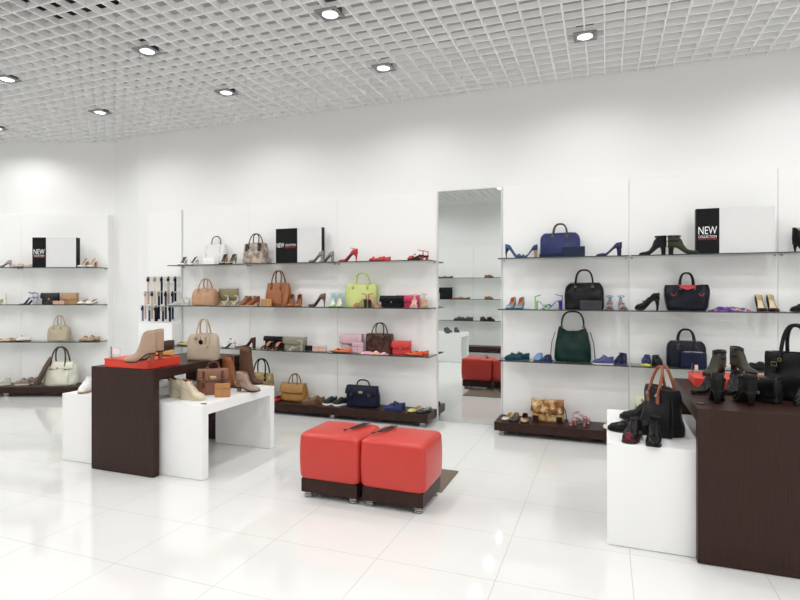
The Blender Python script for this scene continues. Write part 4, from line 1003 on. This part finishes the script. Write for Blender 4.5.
# ======== tables
def T(name, px, py, z): x, y = ground(px, py, z); return x, y
def tshoe(style, col, label, spots, z, name='shoe', cat='shoe', sides=('left', 'right'), **k):
    first = None
    for i, (px, py, ang, *rest) in enumerate(spots):
        x, y = ground(px, py, z)
        r = make_shoe(name, '', cat, style, col, **k) if first is None else copy_tree(first)
        first = first or r
        tag(r, label.replace('{s}', sides[i]), cat, 'shoes and boots on the display tables'); r.location = (x, y, z+.0006); r.rotation_euler = (0, 0, math.radians(ang))
TD, TW, RB = .7833, .5355, .8483
# left dark table
tshoe('ankleboot', '#a98c76', '{s} taupe suede ankle boot with brown block heel on the red box', [(140, 362, 232), (149, 359.5, 236)], RB, 'ankle_boot', 'ankle boot', ('nearer', 'farther'), L=.20, hh=.055, heel='block', heelcol='#8a4a2c', lining='#6e5545', hs=1.22)
holder(-3.495, 3.13, RB+.0002, 'clear acrylic price holder with pink card on the left red box', .085, .075)
tshoe('flat', '#c2a45f', 'gold flat shoe with black bow on the back of the red box', [(163, 355.5, 175)], RB, L=.22, extras=[('bow', .6)], excol='#141414', lining='#a8834a')
x, y = ground(198, 361.0, TD)
r = make_bag('handbag', 'beige structured handbag with black charm on the left dark table', 'handbag', 'boston', .25, .17, .215, G('#b0a08c', .4, 180, .1, .05), hh=.125, hw=.34, hr=.008, wr=.003, extras=[('handles',), ('seam', (-.38, .38)), ('zip', GOLD), ('charm', -.02, BLACK), ('straps', (.22,), .55, .92)], metal=GOLD, hmat=G('#b0a08c', .4, 180, .1, .05))
r.location = (x-.02, y+.09, TD+.0005); r.rotation_euler = (0, 0, math.radians(24))
# tall brown boots behind the dark table, standing on the white one
tshoe('tallboot', '#4a362c', '{s} dark brown tall boot on the white table behind the red box', [(164, 385.5, 200), (172, 383, 200)], TW, 'tall_boot', 'boot', ('nearer', 'farther'), L=.21, hh=.02, heel='block', hs=1.16, lining='#3a2a22') if False else None
for i, (xx, yy) in enumerate(((-3.86, 3.78), (-3.83, 3.92))):
    if i == 0: tb = make_shoe('tall_boot', '', 'boot', 'tallboot', '#4a372c', L=.235, hh=.02, heel='block', hs=1.14, lining='#3a2a22'); r = tb
    else: r = copy_tree(tb)
    tag(r, ('nearer', 'farther')[i]+' dark brown tall boot on the white table behind the red box', 'boot'); r.location = (xx, yy, TW+.0006); r.rotation_euler = (0, 0, math.radians(195))
for i, (xx, yy, a) in enumerate(((-3.975, 3.28, -62), (-3.86, 3.42, -58))):
    if i == 0: tb = make_shoe('sneaker', '', 'sneaker', 'oxford', '#e6e6e6', L=.23, extras=[('laces', '#cfcfcf')], sole='#b08c5e', lining='#d8d8d8', hs=1.25); r = tb
    else: r = copy_tree(tb)
    tag(r, ('nearer', 'farther')[i]+' white laced shoe on the left end of white table', 'sneaker'); r.location = (xx, yy, TW+.0006); r.rotation_euler = (0, 0, math.radians(a))
# white table, right part
tshoe('wedgebootie', '#cbbfa6', '{s} beige suede laced wedge bootie at the front of white table', [(182, 397, 12), (193, 399.5, 4)], TW, 'wedge_bootie', 'bootie', L=.205, hh=.065, heel='wedge', heelcol='#c9bda4', lining='#a3291f', hs=1.1, extras=[('laces', '#8f8672')])
x, y = -2.935, 3.555
r = make_bag('satchel', 'brown leather satchel with oval clasp on the left white table', 'satchel', 'soft', .26, .10, .195, G('#7b4f3c', .36, 120, .12, .1), hh=.06, hw=.34, hr=.008, wr=.006, extras=[('handles', 1), ('flap', .45), ('straps', (-.27, .27), .30, .97), ('oval', .70)], hmat=G('#5b382a'))
r.location = (x, y, TW+.0006); r.rotation_euler = (0, 0, math.radians(35))
x, y = ground(222.5, 397, TW); r = make_wallet('wallet', 'tan leather wallet in front of the brown satchel', 'wallet', .115, .028, .105, G('#ad7a48'), clasp=GOLD); r.location = (x, y, TW+.0006); r.rotation_euler = (0, 0, math.radians(28))
tshoe('ankleboot', '#9c8474', '{s} taupe buckled ankle boot at the far end of white table', [(248.5, 391.5, 12)], TW, 'ankle_boot', 'ankle boot', ('front',), L=.20, hh=.03, heel='block', heelcol='#8c6a4e', lining='#6e5a4e', hs=.95, extras=[('cuff', (.055, .03))], excol='#8a7060')
tshoe('tallboot', '#8a5230', 'cognac brown tall boot at the far end of white table', [(234, 387.5, 10)], TW, 'tall_boot', 'boot', L=.19, hh=.02, heel='block', hs=.80, lining='#5e3822')
tshoe('tallboot', '#5d4334', 'dark taupe tall boot behind the buckled ankle boot', [(252, 384, 10)], TW, 'tall_boot', 'boot', L=.21, hh=.02, heel='block', hs=1.0, lining='#463226')

# right white table
TR = .5455
tshoe('oxford', '#1a1a1c', 'black leather laced shoe with silver heel, toe to the left, right white table', [(641, 420, 176)], TR, L=.25, hh=.055, heel='block', heelcol='#8d8d90', lining='#2b2b2b', hs=1.0, extras=[('laces', '#111111')], cat='shoe', mat=plain('#1b1b1d', .18, name='polished_black'))
tshoe('loafer', '#17171a', 'black patent flat shoe lying at the left front of right white table', [(628, 432, 168)], TR, L=.22, lining='#222222', mat=plain('#141415', .2, name='black_patent'))
tshoe('loafer', '#17171a', 'black shoe mostly hidden behind the burgundy brogue', [(648, 430, 188)], TR, L=.16, lining='#222222', mat=plain('#141415', .2, name='black_patent'), hs=.8) if False else None
tshoe('oxford', '#221a1c', 'burgundy and black laced brogue facing the camera', [(633, 440, 252)], TR, L=.20, hh=.012, heel='low', lining='#2a2222', extras=[('laces', '#101010'), ('toecap', '#5e1526')], mat=plain('#1c1517', .25, name='brogue_black'), hs=1.15)
tshoe('ankleboot', '#131314', 'black patent ankle boot facing the camera on right white table', [(654, 443.5, 262)], TR, 'ankle_boot', 'ankle boot', L=.20, hh=.015, heel='low', lining='#222222', mat=plain('#141415', .15, name='black_patent2'), hs=.80, extras=[('laces', '#0a0a0a')])
# black tote with brown handles
r = make_bag('tote_bag', 'black tote bag with brown handles beside the right dark table', 'handbag', 'trap', .28, .15, .255, G('#1c1c1e', .36, 120, .12, .1), hh=.12, hw=.36, hr=.0085, wr=.010, extras=[('handles',), ('zip', BLACK), ('longstrap', 1, G('#161616')), ], hmat=G('#8a4a2a'), metal=plain('#d9cdbd', .25, .9, 'pale_metal'))
r.location = (.30, 3.47, TR+.0006); r.rotation_euler = (0, 0, math.radians(-66))
# right dark table
TK, RK = .7706, .8257
holder(*ground(695.5, 373, RK), RK+.0005, 'clear acrylic price holder on the right red box', .035, .055)
def ts2(x, y, z, ang, name, label, cat, style, col, **k):
    r = make_shoe(name, label, cat, style, col, group='shoes and boots on the display tables', **k); r.location = (x, y, z+.0005); r.rotation_euler = (0, 0, math.radians(ang)); return r
bb = plain('#121214', .42, name='black_suede'); bl = plain('#18181a', .24, name='black_boot_leather')
def gp(px, py, z): return ground(px, py, z)
x, y = gp(714, 375, RK)
ts2(x, y, RK, 225, 'ankle_boot', 'olive bootie with navy straps on the right red box, left one', 'ankle boot', 'ankleboot', '#3c3d33', L=.17, hh=.05, heel='block', heelcol='#1c1c20', hs=.75, extras=[('cuff', (.085, .045))], excol='#20202e', lining='#25252a')
x, y = gp(744, 373.5, RK)
ts2(x, y, RK, -48, 'ankle_boot', 'olive bootie with navy straps on the right red box, right one', 'ankle boot', 'ankleboot', '#3c3d33', L=.17, hh=.05, heel='block', heelcol='#1c1c20', hs=.85, extras=[('cuff', (.095, .05))], excol='#20202e', lining='#25252a')
x, y = gp(706, 393, TK); ts2(x, y, TK, 215, 'ankle_boot', 'black laced leather boot in front of the red box, toe left', 'ankle boot', 'ankleboot', '#161617', L=.19, hh=.02, heel='low', mat=bl, hs=.62, extras=[('laces', '#0c0c0c')], lining='#202020')
x, y = gp(733, 392, TK); ts2(x, y-.03, TK, 240, 'ankle_boot', 'black buckled leather boot in the second row on dark table', 'ankle boot', 'ankleboot', '#161617', L=.19, hh=.02, heel='low', mat=bl, hs=.72, extras=[('cuff', (.06,))], lining='#202020')
x, y = gp(718, 402, TK); ts2(x, y+.03, TK, 82, 'ankle_boot', 'black high heeled bootie seen from behind, left of two', 'ankle boot', 'ankleboot', '#141416', L=.19, hh=.065, heel='cone', mat=bb, hs=.66, lining='#1e1e1e', extras=[('cuff', (.05,))])
x, y = gp(746, 404, TK); ts2(x, y+.03, TK, 98, 'ankle_boot', 'black high heeled bootie seen from behind, right of two', 'ankle boot', 'ankleboot', '#141416', L=.19, hh=.065, heel='cone', mat=bb, hs=.66, lining='#1e1e1e', extras=[('cuff', (.07,))])
r = make_bag('flap_bag', 'black crocodile flap bag with gold key clasp on the dark table', 'handbag', 'box', .17, .075, .125, scaly('#0b0b0c', '#1c1c1e', 110, rough=.28), wr=.002, extras=[('flap', .8, scaly('#0b0b0c', '#1c1c1e', 110, rough=.28)), ('clasp', .4, .008)])
x, y = gp(766, 403, TK); r.location = (x, y+.05, TK+.0005); r.rotation_euler = (0, 0, math.radians(-42))
r = make_bag('handbag', 'large black leather handbag with tall handles at the right edge', 'handbag', 'trap', .30, .16, .25, G('#141415', .34, 110, .16, .1), hh=.15, hw=.36, hr=.010, wr=.010, extras=[('handles',), ('straps', (-.26, .26), .6, .96), ('zip', BLACK)], metal=GOLD)
x, y = gp(796, 392, TK); r.location = (.955, 3.50, TK+.0005); r.rotation_euler = (0, 0, math.radians(-32))
r = make_bag('evening_bag', 'black sequined evening bag at the front right of dark table', 'handbag', 'hobo', .18, .06, .09, quilt('#101012', 60, .2), hh=.0, wr=.006, extras=[('zip', BLACK)])
x, y = gp(797, 403, TK); r.location = (x+.05, y-.07, TK+.0005); r.rotation_euler = (0, 0, math.radians(8))

# ======== the side of the shop seen only in the mirror
YB = -1.5
for i in range(4):
    unit('white shelving module on the opposite wall, ' + ['farthest from the camera', 'left one seen in the mirror', 'right one seen in the mirror', 'nearest the camera'][i], 1.17, .06, .30, (-4.615+1.17*i, YB), PI)
base('display_base', -5.2, -.52, YB+.062, YB+.45, 'dark wooden display base on the opposite wall seen in the mirror', [(-5, YB+.35), (-2.6, YB+.35), (-.7, YB+.35)])
def mir(px, k): # point on the opposite shelves seen at this mirror pixel
    yv = 2*DP - (YB+.22); return yv*math.tan(math.atan((px-CX)/F)-YAW)
mi_ = 0; cn = ['left red-brown', 'right red-brown', 'tan', 'left light brown', 'right light brown', 'pinkish brown', 'left grey', 'right grey', 'dark brown', 'black']
for px, k, style, col, a in ((441, '1', 'flat', '#8a4a28', 150), (448, '1', 'flat', '#8a4a28', 150), (489, '1', 'loafer', '#8a5a34', 30), (457, '2', 'flat', '#9a6a40', 150), (465, '2', 'flat', '#9a6a40', 150), (489, '2', 'loafer', '#9a6a48', 30),
                             (459, '3', 'sneaker', '#55565a', 160), (468, '3', 'sneaker', '#55565a', 150), (484, '3', 'oxford', '#4a3028', 40), (491, '3', 'oxford', '#30302f', 40)):
    r = make_shoe('shoe', f'{cn[mi_]} shoe on the opposite {nm[k]} shelf, seen in the mirror', 'shoe', style, col, L=.24)
    r.location = (mir(px, k), YB+.22, SH[k]+.0005); r.rotation_euler.z = math.radians(a); mi_ += 1
r = make_bag('handbag', 'black square handbag on the opposite wall second shelf', 'handbag', 'box', .30, .09, .26, G('#1b1b1d'), extras=[('flap', .5)], wr=.003); r.location = (mir(446, '2'), YB+.2, SH['2']+.0005); r.rotation_euler.z = PI
bench('white_display_table', -3.55, -2.60, .10, .75, .545, .07, .06, WHITE, 'white bridge table seen only in the mirror')
for i, (xx, yy) in enumerate(((-2.98, .3), (-2.80, .30), (-2.9, .6))):
    r = make_shoe('shoe', 'grey laced shoe on the mirrored white table, ' + ('farther', 'middle', 'nearer')[i], 'shoe', 'oxford', '#4d4f55', L=.24, extras=[('laces', '#222222')]); r.location = (xx, yy, .5455); r.rotation_euler.z = math.radians(40+20*i)

# ---------------------------------------------------------------- camera, world
cam = bpy.data.cameras.new('camera'); cam.lens = F/800*36; cam.sensor_width = 36; cam.shift_y = -8/800; cam.clip_start = .05
co = bpy.data.objects.new('camera', cam); COL.objects.link(co); co.location = (0, 0, CAMH); co.rotation_euler = (PI/2, 0, YAW)
sc = bpy.context.scene; sc.camera = co
w = bpy.data.worlds.new('world'); sc.world = w; w.use_nodes = True; w.node_tree.nodes['Background'].inputs[0].default_value = (.9, .95, 1, 1); w.node_tree.nodes['Background'].inputs[1].default_value = .3
sc.view_settings.view_transform = 'Standard'; sc.view_settings.look = 'None'; sc.view_settings.gamma = 1; sc.view_settings.exposure = EXPO
sc.cycles.max_bounces = 24; sc.cycles.diffuse_bounces = 20; sc.cycles.glossy_bounces = 6; sc.cycles.transparent_max_bounces = 16; sc.cycles.sample_clamp_indirect = 10
